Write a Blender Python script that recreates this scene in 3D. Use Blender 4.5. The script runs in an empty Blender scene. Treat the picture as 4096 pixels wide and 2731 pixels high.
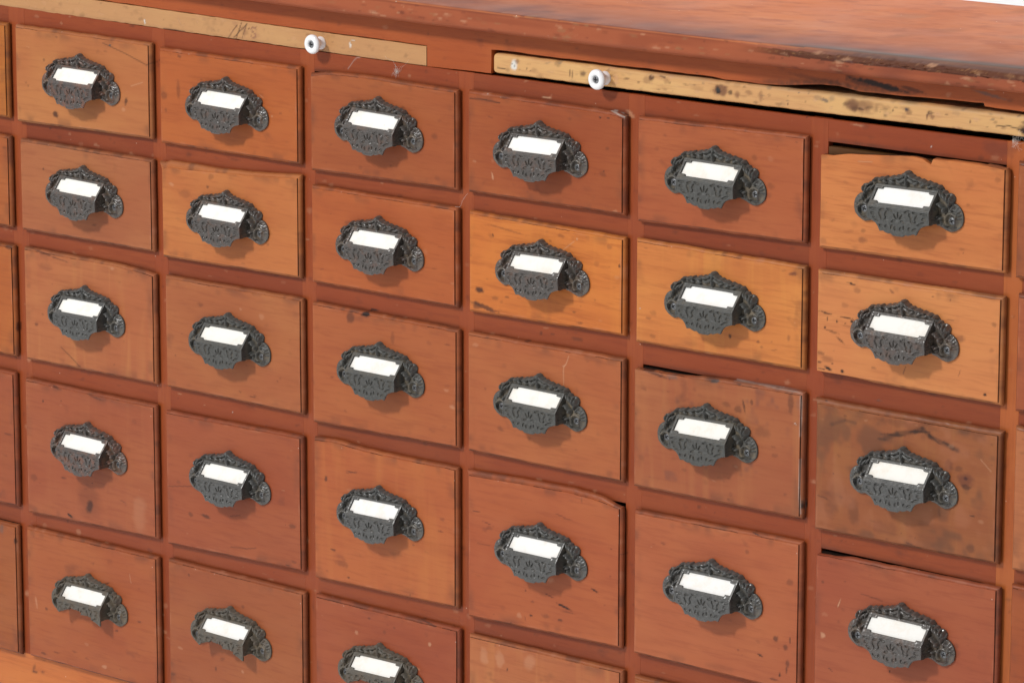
import bpy, math, random
import numpy as np
from mathutils import Matrix, Vector
DR={'c0r1': (0.171, 0.3312, 0.0031, 0.0031, -0.0779, -0.0779, 0.2501, -0.0444),
 'c0r2': (0.171, 0.3313, -0.0997, -0.0997, -0.1785, -0.1785, 0.2502, -0.1461),
 'c0r3': (0.171, 0.3328, -0.2003, -0.2003, -0.2986, -0.2986, 0.2509, -0.2565),
 'c0r4': (0.171, 0.3304, -0.3191, -0.3191, -0.4409, -0.4409, 0.2497, -0.387),
 'c0r5': (0.171, 0.3286, -0.4638, -0.4638, -0.5828, -0.5828, 0.2488, -0.5303),
 'c1r1': (0.3467, 0.5163, 0.003, 0.0029, -0.0797, -0.0768, 0.4309, -0.0451),
 'c1r2': (0.3497, 0.5164, -0.1003, -0.0998, -0.1786, -0.1775, 0.4321, -0.1452),
 'c1r3': (0.3514, 0.5164, -0.1996, -0.2015, -0.2986, -0.2967, 0.4313, -0.2544),
 'c1r4': (0.3487, 0.5151, -0.322, -0.3213, -0.4433, -0.4389, 0.4308, -0.3798),
 'c1r5': (0.346, 0.5143, -0.4625, -0.4609, -0.5812, -0.5812, 0.4278, -0.5224),
 'c2r1': (0.5321, 0.6963, 0.0001, -0.0, -0.0786, -0.0785, 0.613, -0.0472),
 'c2r2': (0.5322, 0.6955, -0.1043, -0.0931, -0.1799, -0.1771, 0.6119, -0.1461),
 'c2r3': (0.5345, 0.6972, -0.2012, -0.1993, -0.2966, -0.2963, 0.6126, -0.2539),
 'c2r4': (0.5323, 0.6954, -0.3236, -0.3206, -0.4408, -0.4362, 0.6106, -0.3775),
 'c2r5': (0.5324, 0.6964, -0.4596, -0.4593, -0.582, -0.582, 0.6094, -0.5186),
 'c3r1': (0.7137, 0.8752, -0.003, -0.0011, -0.0817, -0.079, 0.7911, -0.0456),
 'c3r2': (0.7138, 0.875, -0.0994, -0.0989, -0.1782, -0.1776, 0.7914, -0.1463),
 'c3r3': (0.7133, 0.8761, -0.2003, -0.201, -0.3004, -0.2969, 0.7915, -0.254),
 'c3r4': (0.7139, 0.8746, -0.323, -0.3177, -0.4385, -0.4352, 0.79, -0.3786),
 'c3r5': (0.7142, 0.8763, -0.4586, -0.4581, -0.582, -0.582, 0.7901, -0.5172),
 'c4r1': (0.8918, 1.0532, 0.0001, -0.0024, -0.0788, -0.0783, 0.9683, -0.0468),
 'c4r2': (0.8926, 1.0537, -0.0995, -0.1006, -0.1786, -0.1758, 0.9708, -0.1433),
 'c4r3': (0.8912, 1.0534, -0.2014, -0.1994, -0.2969, -0.2963, 0.9687, -0.2545),
 'c4r4': (0.891, 1.0525, -0.3204, -0.3182, -0.4395, -0.4353, 0.9699, -0.3795),
 'c4r5': (0.8922, 1.054, -0.4599, -0.4583, -0.582, -0.582, 0.9721, -0.528),
 'c5r1': (1.0706, 1.2324, -0.002, 0.0006, -0.081, -0.0778, 1.1476, -0.0469),
 'c5r2': (1.07, 1.2331, -0.0998, -0.1004, -0.1786, -0.177, 1.1485, -0.1461),
 'c5r3': (1.0688, 1.2336, -0.2032, -0.1998, -0.2971, -0.2953, 1.1429, -0.2526),
 'c5r4': (1.0701, 1.2338, -0.3217, -0.3185, -0.4363, -0.4363, 1.1495, -0.3779),
 'c5r5': (1.071, 1.234, -0.46, -0.46, -0.582, -0.582, 1.1515, -0.528),
 'c6r1': (1.2501, 1.417, -0.0102, -0.0017, -0.0788, -0.0766, 1.3321, -0.045),
 'c6r2': (1.2494, 1.4163, -0.1011, -0.0995, -0.1769, -0.1763, 1.3306, -0.1433),
 'c6r3': (1.2504, 1.4169, -0.2037, -0.2025, -0.3009, -0.2983, 1.3328, -0.2568),
 'c6r4': (1.2522, 1.419, -0.3232, -0.3212, -0.44, -0.44, 1.3339, -0.379),
 'c6r5': (1.251, 1.414, -0.46, -0.46, -0.582, -0.582, 1.3315, -0.528),
 'c7r1': (1.4305, 1.594, 0.0032, 0.0032, -0.0781, -0.0781, 1.5112, -0.0444),
 'c7r2': (1.4334, 1.594, -0.0949, -0.0949, -0.1783, -0.1783, 1.5127, -0.1436),
 'c7r3': (1.4343, 1.594, -0.1951, -0.1951, -0.2998, -0.2998, 1.5132, -0.2545),
 'c7r4': (1.4346, 1.594, -0.3166, -0.3166, -0.44, -0.44, 1.5133, -0.3853),
 'c7r5': (1.431, 1.594, -0.46, -0.46, -0.582, -0.582, 1.5115, -0.528)}
CAM=dict(f=146.459, loc=[3.12321, -2.50736, 0.5286], r=[0.753788, 0.657116, 0.001137], u=[-0.141341, 0.160443, 0.976873], w=[0.641737, -0.736516, 0.213817])
BLOBS=[(0.3973, -0.0701, 3.5, 3.0, 0, 0.7, 'd'),
(0.4885, -0.0484, 1.9, 4.0, -15, 0.6, 'd'),
(0.3619, -0.0479, 1.2, 0.8, 0, 0.6, 'd'),
(0.4694, -0.0008, 1.5, 1.1, 0, 0.8, 'g'),
(0.556, -0.0022, 2.8, 2.0, 0, 0.4, 'd'),
(0.5368, -0.038, 5.6, 3.9, 0, 0.35, 'd'),
(0.5544, -0.031, 2.8, 8.5, 0, 0.3, 'd'),
(0.6775, -0.0389, 2.8, 0.5, 0, 0.7, 'd'),
(0.5383, -0.051, 1.9, 2.6, 0, 0.3, 'd'),
(0.379, -0.1217, 1.8, 1.0, 0, 0.6, 'd'),
(0.5884, -0.113, 1.6, 1.6, 0, 0.5, 'd'),
(0.5597, -0.1221, 8.3, 4.0, 0, 0.2, 'd'),
(0.4907, 0.0177, 4.7, 1.3, 0, 0.4, 'd'),
(0.5067, 0.0227, 1.1, 2.2, 20, 0.9, 'w'),
(0.4108, 0.0182, 1.9, 1.3, 0, 0.2, 'p'),
(0.3833, -0.0225, 1.6, 1.7, 0, 0.4, 'd'),
(0.3822, -0.0852, 1.6, 1.1, 0, 0.6, 'd'),
(0.6152, -0.0868, 7.2, 1.3, 0, 0.3, 'd'),
(1.0351, -0.0471, 0.7, 0.5, 0, 0.9, 'k'),
(0.9173, -0.0649, 1.1, 3.7, 15, 0.5, 'p'),
(0.9691, 0.0043, 5.0, 1.0, 0, 0.7, 'p'),
(0.9102, 0.0017, 0.6, 0.5, 0, 0.9, 'w'),
(1.0309, -0.0043, 1.5, 0.7, 0, 0.7, 'k'),
(1.0394, -0.0041, 1.5, 0.6, 0, 0.7, 'k'),
(1.0562, 0.0002, 4.6, 2.4, -30, 0.4, 'p'),
(0.9349, 0.0276, 3.7, 5.1, 0, 0.95, 'w'),
(0.9358, 0.0265, 0.8, 1.8, 0, 0.5, 'g'),
(0.9327, 0.028, 1.1, 0.6, 0, 0.6, 'd'),
(0.949, 0.0256, 0.7, 1.3, 0, 0.8, 'd'),
(0.953, 0.0242, 0.9, 0.6, 0, 0.6, 'd'),
(0.9939, 0.0265, 0.6, 3.6, 0, 0.6, 'd'),
(0.9967, 0.0262, 0.6, 3.6, 0, 0.5, 'd'),
(1.0783, 0.0315, 3.0, 2.4, 20, 0.7, 'd'),
(1.0741, 0.0293, 5.3, 2.9, 0, 0.3, 'r'),
(1.065, 0.0266, 1.5, 0.9, 0, 0.5, 'd'),
(1.0891, 0.0335, 4.5, 0.9, -12, 0.6, 'd'),
(1.0375, 0.0351, 4.6, 0.9, 0, 0.5, 'p'),
(1.0422, 0.0279, 2.3, 3.6, 0, 0.35, 'p'),
(0.753, 0.026, 1.4, 2.5, 0, 0.7, 'w'),
(0.7559, 0.03, 2.6, 0.8, 0, 0.5, 'w'),
(0.9778, 0.0653, 2.3, 1.2, 0, 0.5, 'p'),
(0.927, 0.068, 1.9, 0.7, 0, 0.6, 'p'),
(0.8406, 0.0437, 1.3, 1.8, 0, 0.3, 'd'),
(1.1029, 0.061, 2.2, 0.8, 0, 0.6, 'p'),
(0.9741, 0.0257, 4.7, 0.6, 0, 0.4, 'p'),
(1.1464, 0.0286, 8.8, 4.6, 0, 0.6, 'r'),
(1.1445, 0.0281, 2.5, 3.5, 0, 0.9, 'k'),
(1.1566, 0.0279, 2.9, 2.3, 0, 0.6, 'k'),
(1.1635, 0.0269, 3.2, 3.5, 0, 0.5, 'r'),
(1.1864, 0.0281, 2.4, 4.0, 0, 0.35, 'r'),
(1.1704, 0.034, 2.2, 0.6, 0, 0.4, 'd'),
(1.2123, 0.025, 1.0, 0.9, 0, 0.7, 'r'),
(1.2229, 0.0348, 1.4, 0.8, 0, 0.7, 'g'),
(1.2476, 0.0315, 4.6, 1.5, -10, 0.6, 'g'),
(1.2812, 0.0302, 16.6, 5.1, 0, 0.5, 'r'),
(1.2728, 0.0304, 6.9, 4.5, 0, 0.45, 'r'),
(1.2812, 0.0285, 4.2, 0.9, 0, 0.6, 'd'),
(1.3239, 0.0328, 2.0, 1.6, 0, 0.85, 'g'),
(1.3431, 0.0301, 0.9, 3.3, -15, 0.7, 'r'),
(1.3455, 0.032, 2.0, 0.7, 0, 0.5, 'r'),
(1.4291, 0.0283, 2.2, 2.2, 0, 1.0, 'k'),
(1.4293, 0.0289, 5.8, 4.4, 0, 0.6, 'd'),
(1.4298, 0.0345, 3.9, 1.6, 0, 0.55, 'r'),
(1.2547, 0.0279, 0.6, 0.6, 0, 0.8, 'd'),
(1.2296, 0.0287, 0.8, 0.6, 0, 0.7, 'd'),
(1.3603, 0.0326, 1.6, 0.5, 0, 0.5, 'r'),
(1.1236, 0.028, 7.4, 2.3, 0, 0.15, 'r'),
(1.3818, 0.0298, 0.8, 1.4, 0, 0.6, 'r'),
(1.3115, 0.0306, 1.0, 0.8, 0, 0.6, 'd'),
(1.2987, 0.0484, 30.0, 2.5, -7, 0.8, 'k'),
(1.278, 0.0485, 13.8, 2.3, -5, 0.5, 'k'),
(1.3275, 0.048, 13.5, 1.7, -8, 0.5, 'k'),
(1.3971, 0.0513, 17.1, 1.4, -8, 0.5, 'g'),
(1.236, 0.047, 32.2, 1.7, -4, 0.3, 'd'),
(1.4312, 0.05, 3.9, 1.1, 0, 0.6, 'g'),
(1.2787, 0.0157, 8.3, 1.1, -5, 0.35, 'p'),
(1.4075, 0.0121, 17.0, 6.6, 0, 0.3, 'r'),
(1.2857, 0.0165, 4.1, 3.4, 0, 0.2, 'd'),
(1.2309, 0.0174, 1.0, 1.1, 0, 0.7, 'd'),
(1.2264, -0.0021, 1.8, 0.8, 0, 0.4, 'd'),
(1.1234, 0.0396, 1.5, 0.7, 0, 0.4, 'd'),
(1.3212, 0.0271, 2.7, 2.2, 0, 0.15, 'r'),
(1.3469, 0.0069, 0.6, 0.5, 0, 0.9, 'w'),
(0.3842, -0.2002, 31.4, 0.8, -7, 0.5, 'd'),
(0.3652, -0.2661, 2.6, 1.8, 0, 0.5, 'r'),
(0.6251, -0.2895, 2.9, 0.5, 0, 0.7, 'd'),
(0.5942, -0.2323, 1.3, 0.9, 0, 0.4, 'd'),
(0.6704, -0.2733, 1.3, 0.9, 0, 0.35, 'd'),
(0.3717, -0.3368, 1.4, 1.3, 0, 0.6, 'd'),
(0.3957, -0.3329, 1.2, 1.0, 0, 0.4, 'd'),
(0.3881, -0.3215, 6.9, 1.0, -10, 0.6, 'd'),
(0.3779, -0.2113, 9.9, 4.1, 0, 0.2, 'r'),
(0.3306, -0.1996, 6.0, 2.1, 0, 0.5, 'd'),
(0.336, -0.2737, 1.4, 4.2, 0, 0.7, 'k'),
(0.441, -0.3231, 11.7, 1.0, -8, 0.4, 'd'),
(0.6386, -0.2916, 5.4, 0.5, -5, 0.5, 'd'),
(0.6082, -0.3114, 0.6, 0.9, 0, 0.6, 'w'),
(0.3232, -0.3757, 6.1, 0.9, 0, 0.4, 'd'),
(0.9032, -0.1614, 4.9, 2.9, 0, 0.75, 'd'),
(0.9081, -0.1747, 16.2, 2.2, -10, 0.65, 'd'),
(0.9203, -0.1655, 4.0, 1.9, 0, 0.3, 'd'),
(1.0048, -0.1655, 1.9, 1.2, 0, 0.4, 'd'),
(0.9332, -0.1631, 2.7, 0.9, 0, 0.5, 'd'),
(1.0111, -0.1738, 3.4, 1.2, 0, 0.4, 'd'),
(0.9178, -0.1135, 0.6, 1.6, 10, 0.7, 'd'),
(1.0519, -0.1214, 1.1, 1.4, 0, 0.7, 'd'),
(0.757, -0.2047, 5.2, 5.2, 0, 0.5, 'd'),
(0.7742, -0.1997, 5.1, 2.2, 0, 0.85, 'k'),
(0.7777, -0.196, 5.1, 1.0, -5, 0.8, 'k'),
(0.8057, -0.2157, 2.5, 5.8, 0, 0.25, 'd'),
(0.8677, -0.2124, 3.3, 0.8, 0, 0.4, 'd'),
(0.9494, -0.1977, 4.8, 0.6, -8, 0.6, 'd'),
(0.9315, -0.1071, 20.8, 0.9, -6, 0.3, 'd'),
(0.8999, -0.1746, 4.9, 3.1, 0, 0.5, 'd'),
(0.8614, -0.131, 5.0, 0.6, 0, 0.2, 'd'),
(1.0821, -0.1596, 3.0, 1.2, 0, 0.35, 'r'),
(0.9637, -0.1898, 1.3, 1.5, 0, 0.5, 'd'),
(0.9765, -0.1892, 3.2, 1.0, 0, 0.4, 'd'),
(1.0018, -0.1893, 7.1, 1.8, 0, 0.35, 'd'),
(1.0841, -0.2028, 19.7, 1.6, -8, 0.7, 'd'),
(1.1069, -0.2036, 5.3, 2.4, 0, 0.4, 'g'),
(1.0076, -0.1054, 1.1, 1.3, 0, 0.5, 'p'),
(0.7626, -0.2529, 1.2, 1.2, 0, 0.5, 'w'),
(0.89, -0.2477, 0.6, 0.9, 0, 0.9, 'w'),
(1.0732, -0.153, 0.6, 0.6, 0, 0.9, 'w'),
(1.2248, -0.1047, 4.3, 1.7, 10, 0.6, 'r'),
(1.164, -0.1623, 1.6, 2.0, 0, 0.7, 'd'),
(1.1919, -0.163, 1.9, 1.2, 0, 0.5, 'r'),
(1.2215, -0.1558, 1.7, 2.9, 0, 0.3, 'r'),
(1.2564, -0.1309, 6.8, 0.6, -4, 0.8, 'd'),
(1.2782, -0.1323, 9.1, 0.6, -2, 0.85, 'd'),
(1.2673, -0.1361, 0.9, 1.3, 0, 0.9, 'k'),
(1.2582, -0.1351, 0.7, 1.6, 0, 0.7, 'k'),
(1.2815, -0.1344, 1.4, 1.3, 0, 1.0, 'k'),
(1.2752, -0.1364, 0.8, 0.6, 0, 0.9, 'k'),
(1.256, -0.1422, 1.2, 1.0, 0, 1.0, 'k'),
(1.2634, -0.1448, 7.0, 0.9, -8, 0.5, 'd'),
(1.2706, -0.1501, 4.6, 1.0, -30, 0.55, 'd'),
(1.2598, -0.1738, 4.0, 1.3, -15, 0.95, 'k'),
(1.2534, -0.1755, 5.0, 0.5, 0, 0.9, 'k'),
(1.2637, -0.1695, 1.0, 0.7, 0, 0.9, 'k'),
(1.2732, -0.1742, 1.7, 1.3, 0, 1.0, 'k'),
(1.2524, -0.163, 3.5, 1.7, 0, 0.4, 'd'),
(1.2589, -0.1667, 6.4, 3.5, 0, 0.25, 'd'),
(1.2512, -0.1702, 2.8, 1.2, 0, 0.6, 'd'),
(1.4053, -0.1723, 1.7, 1.1, 0, 1.0, 'k'),
(1.3184, -0.1059, 2.8, 1.1, -30, 0.5, 'r'),
(1.2858, -0.1095, 4.2, 2.3, 0, 0.3, 'r'),
(1.3561, -0.1047, 0.9, 0.8, 0, 0.5, 'r'),
(1.3719, -0.1051, 0.8, 0.9, 0, 0.5, 'r'),
(1.2801, -0.105, 4.6, 0.5, -5, 0.85, 'k'),
(1.2801, -0.1043, 1.1, 0.7, 0, 0.8, 'k'),
(1.3819, -0.1332, 4.7, 2.8, 0, 0.4, 'r'),
(1.3314, -0.1647, 0.6, 3.8, -20, 0.5, 'r'),
(1.3818, -0.1594, 0.6, 2.8, -20, 0.4, 'r'),
(1.3728, -0.1203, 3.4, 0.8, 0, 0.4, 'r'),
(1.2685, -0.1819, 1.7, 0.6, 0, 0.9, 'k'),
(1.1487, -0.2007, 4.5, 1.8, 0, 0.7, 'g'),
(1.146, -0.2001, 5.9, 1.8, 0, 0.4, 'k'),
(1.1789, -0.216, 1.2, 6.0, 15, 0.5, 'k'),
(1.1864, -0.2119, 1.6, 3.0, 0, 0.45, 'd'),
(1.173, -0.2199, 3.7, 3.0, 0, 0.4, 'd'),
(1.1612, -0.2176, 5.2, 2.4, 0, 0.3, 'd'),
(1.2246, -0.2066, 3.6, 9.4, 0, 0.4, 'd'),
(1.1727, -0.1999, 2.9, 1.0, 0, 0.6, 'd'),
(1.2898, -0.0699, 4.9, 2.9, 0, 0.35, 'r'),
(1.3026, -0.1672, 2.8, 1.2, 0, 0.3, 'd'),
(1.2767, -0.1385, 4.2, 0.8, 0, 0.3, 'd'),
(1.2568, -0.2004, 1.8, 0.5, 0, 0.9, 'k'),
(1.2903, -0.0629, 2.8, 1.7, 0, 0.3, 'd'),
(1.3827, -0.0681, 0.7, 0.6, 0, 0.5, 'd'),
(1.2294, -0.2224, 1.4, 0.5, -30, 0.7, 'w'),
(1.2325, -0.2059, 4.3, 5.3, 0, 0.15, 'g'),
(1.1968, -0.2341, 8.7, 4.8, 0, 0.25, 'd'),
(1.3233, -0.2162, 13.8, 1.2, 5, 0.5, 'k'),
(1.3453, -0.2102, 10.3, 1.2, 8, 0.6, 'k'),
(1.3591, -0.2128, 8.8, 1.1, -30, 0.5, 'k'),
(1.3756, -0.217, 10.1, 1.3, -20, 0.6, 'k'),
(1.3341, -0.2064, 34.2, 3.5, 0, 0.2, 'd'),
(1.3123, -0.2215, 5.6, 1.2, 0, 0.5, 'k'),
(1.2643, -0.2169, 2.8, 2.3, 0, 0.25, 'd'),
(1.3533, -0.201, 8.2, 3.4, 0, 0.2, 'd'),
(1.3032, -0.1932, 4.2, 0.8, 0, 0.4, 'g'),
(1.3527, -0.181, 4.1, 0.6, 0, 0.5, 'd'),
(0.4307, -0.4257, 4.9, 7.7, -12, 0.7, 'd'),
(0.4303, -0.4209, 17.7, 16.8, 0, 0.22, 'd'),
(0.3973, -0.4048, 4.0, 1.1, 0, 0.5, 'd'),
(0.4041, -0.4389, 4.0, 1.3, -20, 0.8, 'k'),
(0.4347, -0.4031, 1.4, 0.6, 0, 0.6, 'd'),
(0.4733, -0.4135, 3.9, 0.6, -10, 0.4, 'd'),
(0.4962, -0.4206, 10.6, 15.9, 0, 0.12, 'p'),
(0.5804, -0.409, 6.0, 1.6, -5, 0.6, 'd'),
(0.5608, -0.4108, 3.2, 2.3, 0, 0.4, 'd'),
(0.6865, -0.3994, 5.4, 2.0, 0, 0.4, 'd'),
(0.6784, -0.3993, 0.6, 0.5, 0, 0.9, 'k'),
(0.6797, -0.4356, 3.1, 0.6, 0, 0.7, 'd'),
(0.3698, -0.5335, 2.4, 1.9, 0, 0.45, 'd'),
(0.4631, -0.5366, 2.2, 1.0, 0, 0.5, 'd'),
(0.493, -0.5224, 3.1, 1.0, 0, 0.45, 'd'),
(0.3647, -0.5773, 4.1, 1.2, 0, 0.5, 'd'),
(0.3819, -0.5729, 4.0, 0.9, 0, 0.4, 'd'),
(0.4335, -0.479, 2.4, 1.4, 0, 0.25, 'd'),
(0.3562, -0.5301, 1.4, 6.5, 10, 0.25, 'p'),
(0.3431, -0.5971, 1.6, 4.8, -10, 0.4, 'd'),
(0.3548, -0.5994, 3.1, 1.2, 0, 0.5, 'd'),
(0.3446, -0.6009, 4.1, 1.0, 0, 0.6, 'd'),
(0.5577, -0.4667, 1.3, 1.7, 0, 0.4, 'd'),
(0.727, -0.3503, 1.8, 2.6, 0, 0.6, 'd'),
(0.7348, -0.4118, 3.5, 0.9, 0, 0.6, 'd'),
(0.3287, -0.4759, 1.6, 2.9, 0, 0.6, 'k'),
(0.311, -0.4677, 3.1, 4.3, 0, 0.4, 'g'),
(0.3936, -0.4475, 1.0, 1.8, 0, 0.4, 'd'),
(0.4516, -0.4942, 3.9, 0.7, 20, 0.6, 'd'),
(0.5898, -0.5472, 1.5, 2.8, 0, 0.4, 'd'),
(0.5896, -0.4599, 0.9, 0.5, 0, 0.6, 'w'),
(0.3562, -0.411, 5.0, 3.5, 0, 0.25, 'd'),
(0.5464, -0.3833, 2.8, 2.0, 0, 0.2, 'd'),
(0.4061, -0.5675, 4.0, 1.0, 0, 0.3, 'd'),
(0.4725, -0.5124, 5.8, 1.0, 0, 0.2, 'd'),
(0.8592, -0.3736, 3.7, 0.8, 0, 0.5, 'd'),
(0.7591, -0.339, 8.7, 0.5, 0, 0.5, 'd'),
(0.8244, -0.4353, 0.9, 1.0, 0, 0.7, 'd'),
(0.753, -0.4333, 1.9, 1.1, 0, 0.6, 'd'),
(0.7452, -0.4223, 7.9, 3.3, 0, 0.3, 'd'),
(1.0275, -0.3933, 4.3, 1.0, -15, 0.7, 'k'),
(0.9958, -0.4134, 8.8, 1.1, -12, 0.8, 'k'),
(0.999, -0.4172, 7.2, 0.8, 0, 0.4, 'd'),
(0.9596, -0.4276, 2.1, 1.0, 0, 1.0, 'k'),
(0.9539, -0.4073, 1.1, 0.8, 0, 0.6, 'd'),
(0.9612, -0.4155, 2.1, 0.9, 0, 0.4, 'd'),
(0.9914, -0.4256, 3.2, 1.3, 0, 0.55, 'd'),
(0.9758, -0.4251, 4.8, 1.9, 0, 0.3, 'd'),
(0.9534, -0.4314, 0.6, 2.2, 15, 0.4, 'd'),
(0.9915, -0.3371, 8.0, 0.5, -10, 0.4, 'd'),
(0.9986, -0.3389, 4.8, 0.5, 0, 0.35, 'd'),
(0.9121, -0.3575, 6.6, 0.5, -12, 0.5, 'd'),
(0.8989, -0.3493, 4.6, 0.5, 0, 0.6, 'd'),
(0.9798, -0.4069, 5.6, 0.5, -15, 0.6, 'd'),
(1.0453, -0.3556, 1.4, 0.6, 0, 0.5, 'd'),
(1.0555, -0.3585, 2.6, 0.6, 0, 0.4, 'd'),
(0.9336, -0.4792, 1.0, 1.5, 0, 0.6, 'd'),
(0.7766, -0.4648, 1.7, 1.3, 0, 0.45, 'd'),
(0.8467, -0.4746, 2.0, 1.8, 0, 0.4, 'p'),
(0.7618, -0.4805, 2.1, 2.0, 0, 0.3, 'p'),
(0.8434, -0.4566, 11.9, 0.7, -8, 0.6, 'd'),
(0.7961, -0.3628, 5.2, 1.0, 0, 0.35, 'd'),
(0.8287, -0.3909, 1.7, 0.8, 0, 0.4, 'd'),
(1.0136, -0.3197, 0.8, 3.7, 0, 0.3, 'd'),
(0.908, -0.4726, 5.0, 7.1, 0, 0.22, 'p'),
(0.9253, -0.4718, 4.9, 7.1, 0, 0.22, 'p'),
(0.9581, -0.4678, 6.5, 7.1, 0, 0.2, 'p'),
(0.9376, -0.4382, 1.0, 0.5, 0, 0.8, 'k'),
(1.2137, -0.3983, 2.9, 2.8, 0, 0.55, 'd'),
(1.2276, -0.3964, 0.9, 2.7, 0, 0.65, 'd'),
(1.2233, -0.4033, 2.9, 2.8, 0, 0.5, 'd'),
(1.1985, -0.4148, 2.9, 0.9, -15, 0.7, 'k'),
(1.2253, -0.4166, 2.2, 3.6, 0, 0.45, 'd'),
(1.2244, -0.422, 0.9, 3.0, 0, 0.55, 'd'),
(1.218, -0.4266, 1.0, 2.1, 0, 0.65, 'k'),
(1.2118, -0.4315, 4.4, 1.0, 0, 0.5, 'd'),
(1.1762, -0.4147, 1.5, 1.2, 0, 0.3, 'd'),
(1.1916, -0.3176, 5.1, 0.5, -8, 0.8, 'k'),
(1.3901, -0.2392, 2.3, 1.6, 0, 1.0, 'k'),
(1.3891, -0.24, 7.4, 5.2, 0, 0.5, 'r'),
(1.39, -0.2456, 4.7, 2.1, 0, 0.6, 'd'),
(1.3964, -0.2669, 3.4, 0.8, 0, 0.6, 'd'),
(1.3961, -0.2924, 4.0, 3.5, 0, 0.35, 'd'),
(1.2871, -0.2848, 6.3, 11.8, 10, 0.3, 'd'),
(1.2665, -0.2558, 1.3, 0.8, 0, 0.6, 'd'),
(1.3447, -0.2934, 0.8, 0.6, 0, 0.7, 'd'),
(1.3407, -0.2988, 4.8, 0.7, -10, 0.6, 'd'),
(1.2712, -0.2721, 14.2, 9.4, 0, 0.15, 'r'),
(1.3625, -0.2868, 20.4, 9.3, 0, 0.2, 'd'),
(1.3154, -0.2904, 13.9, 5.9, 0, 0.2, 'r'),
(1.3746, -0.2314, 4.1, 5.7, 0, 0.35, 'r'),
(1.2584, -0.3434, 1.6, 1.2, 0, 0.4, 'd'),
(1.2593, -0.3861, 2.4, 2.6, 20, 0.45, 'p'),
(1.2745, -0.3577, 0.6, 4.2, -20, 0.6, 'p'),
(1.2674, -0.4125, 3.2, 0.6, -30, 0.5, 'd'),
(1.3238, -0.4026, 0.6, 1.2, 0, 0.9, 'k'),
(1.4052, -0.3006, 4.0, 0.6, 0, 0.5, 'd'),
(1.1838, -0.3329, 2.2, 1.8, 0, 0.3, 'd'),
(1.2798, -0.3394, 1.4, 0.8, 0, 0.3, 'd'),
(1.2713, -0.3091, 5.7, 0.7, 0, 0.5, 'd'),
(1.1135, -0.3627, 1.1, 0.6, 0, 0.5, 'd'),
(1.1295, -0.3072, 2.3, 1.2, 0, 0.4, 'd'),
(1.1454, -0.3087, 0.9, 0.7, 0, 0.4, 'd'),
(1.2356, -0.2865, 1.7, 4.2, 0, 0.9, 'k'),
(1.2315, -0.298, 5.1, 1.0, 0, 0.9, 'k')]
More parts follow.
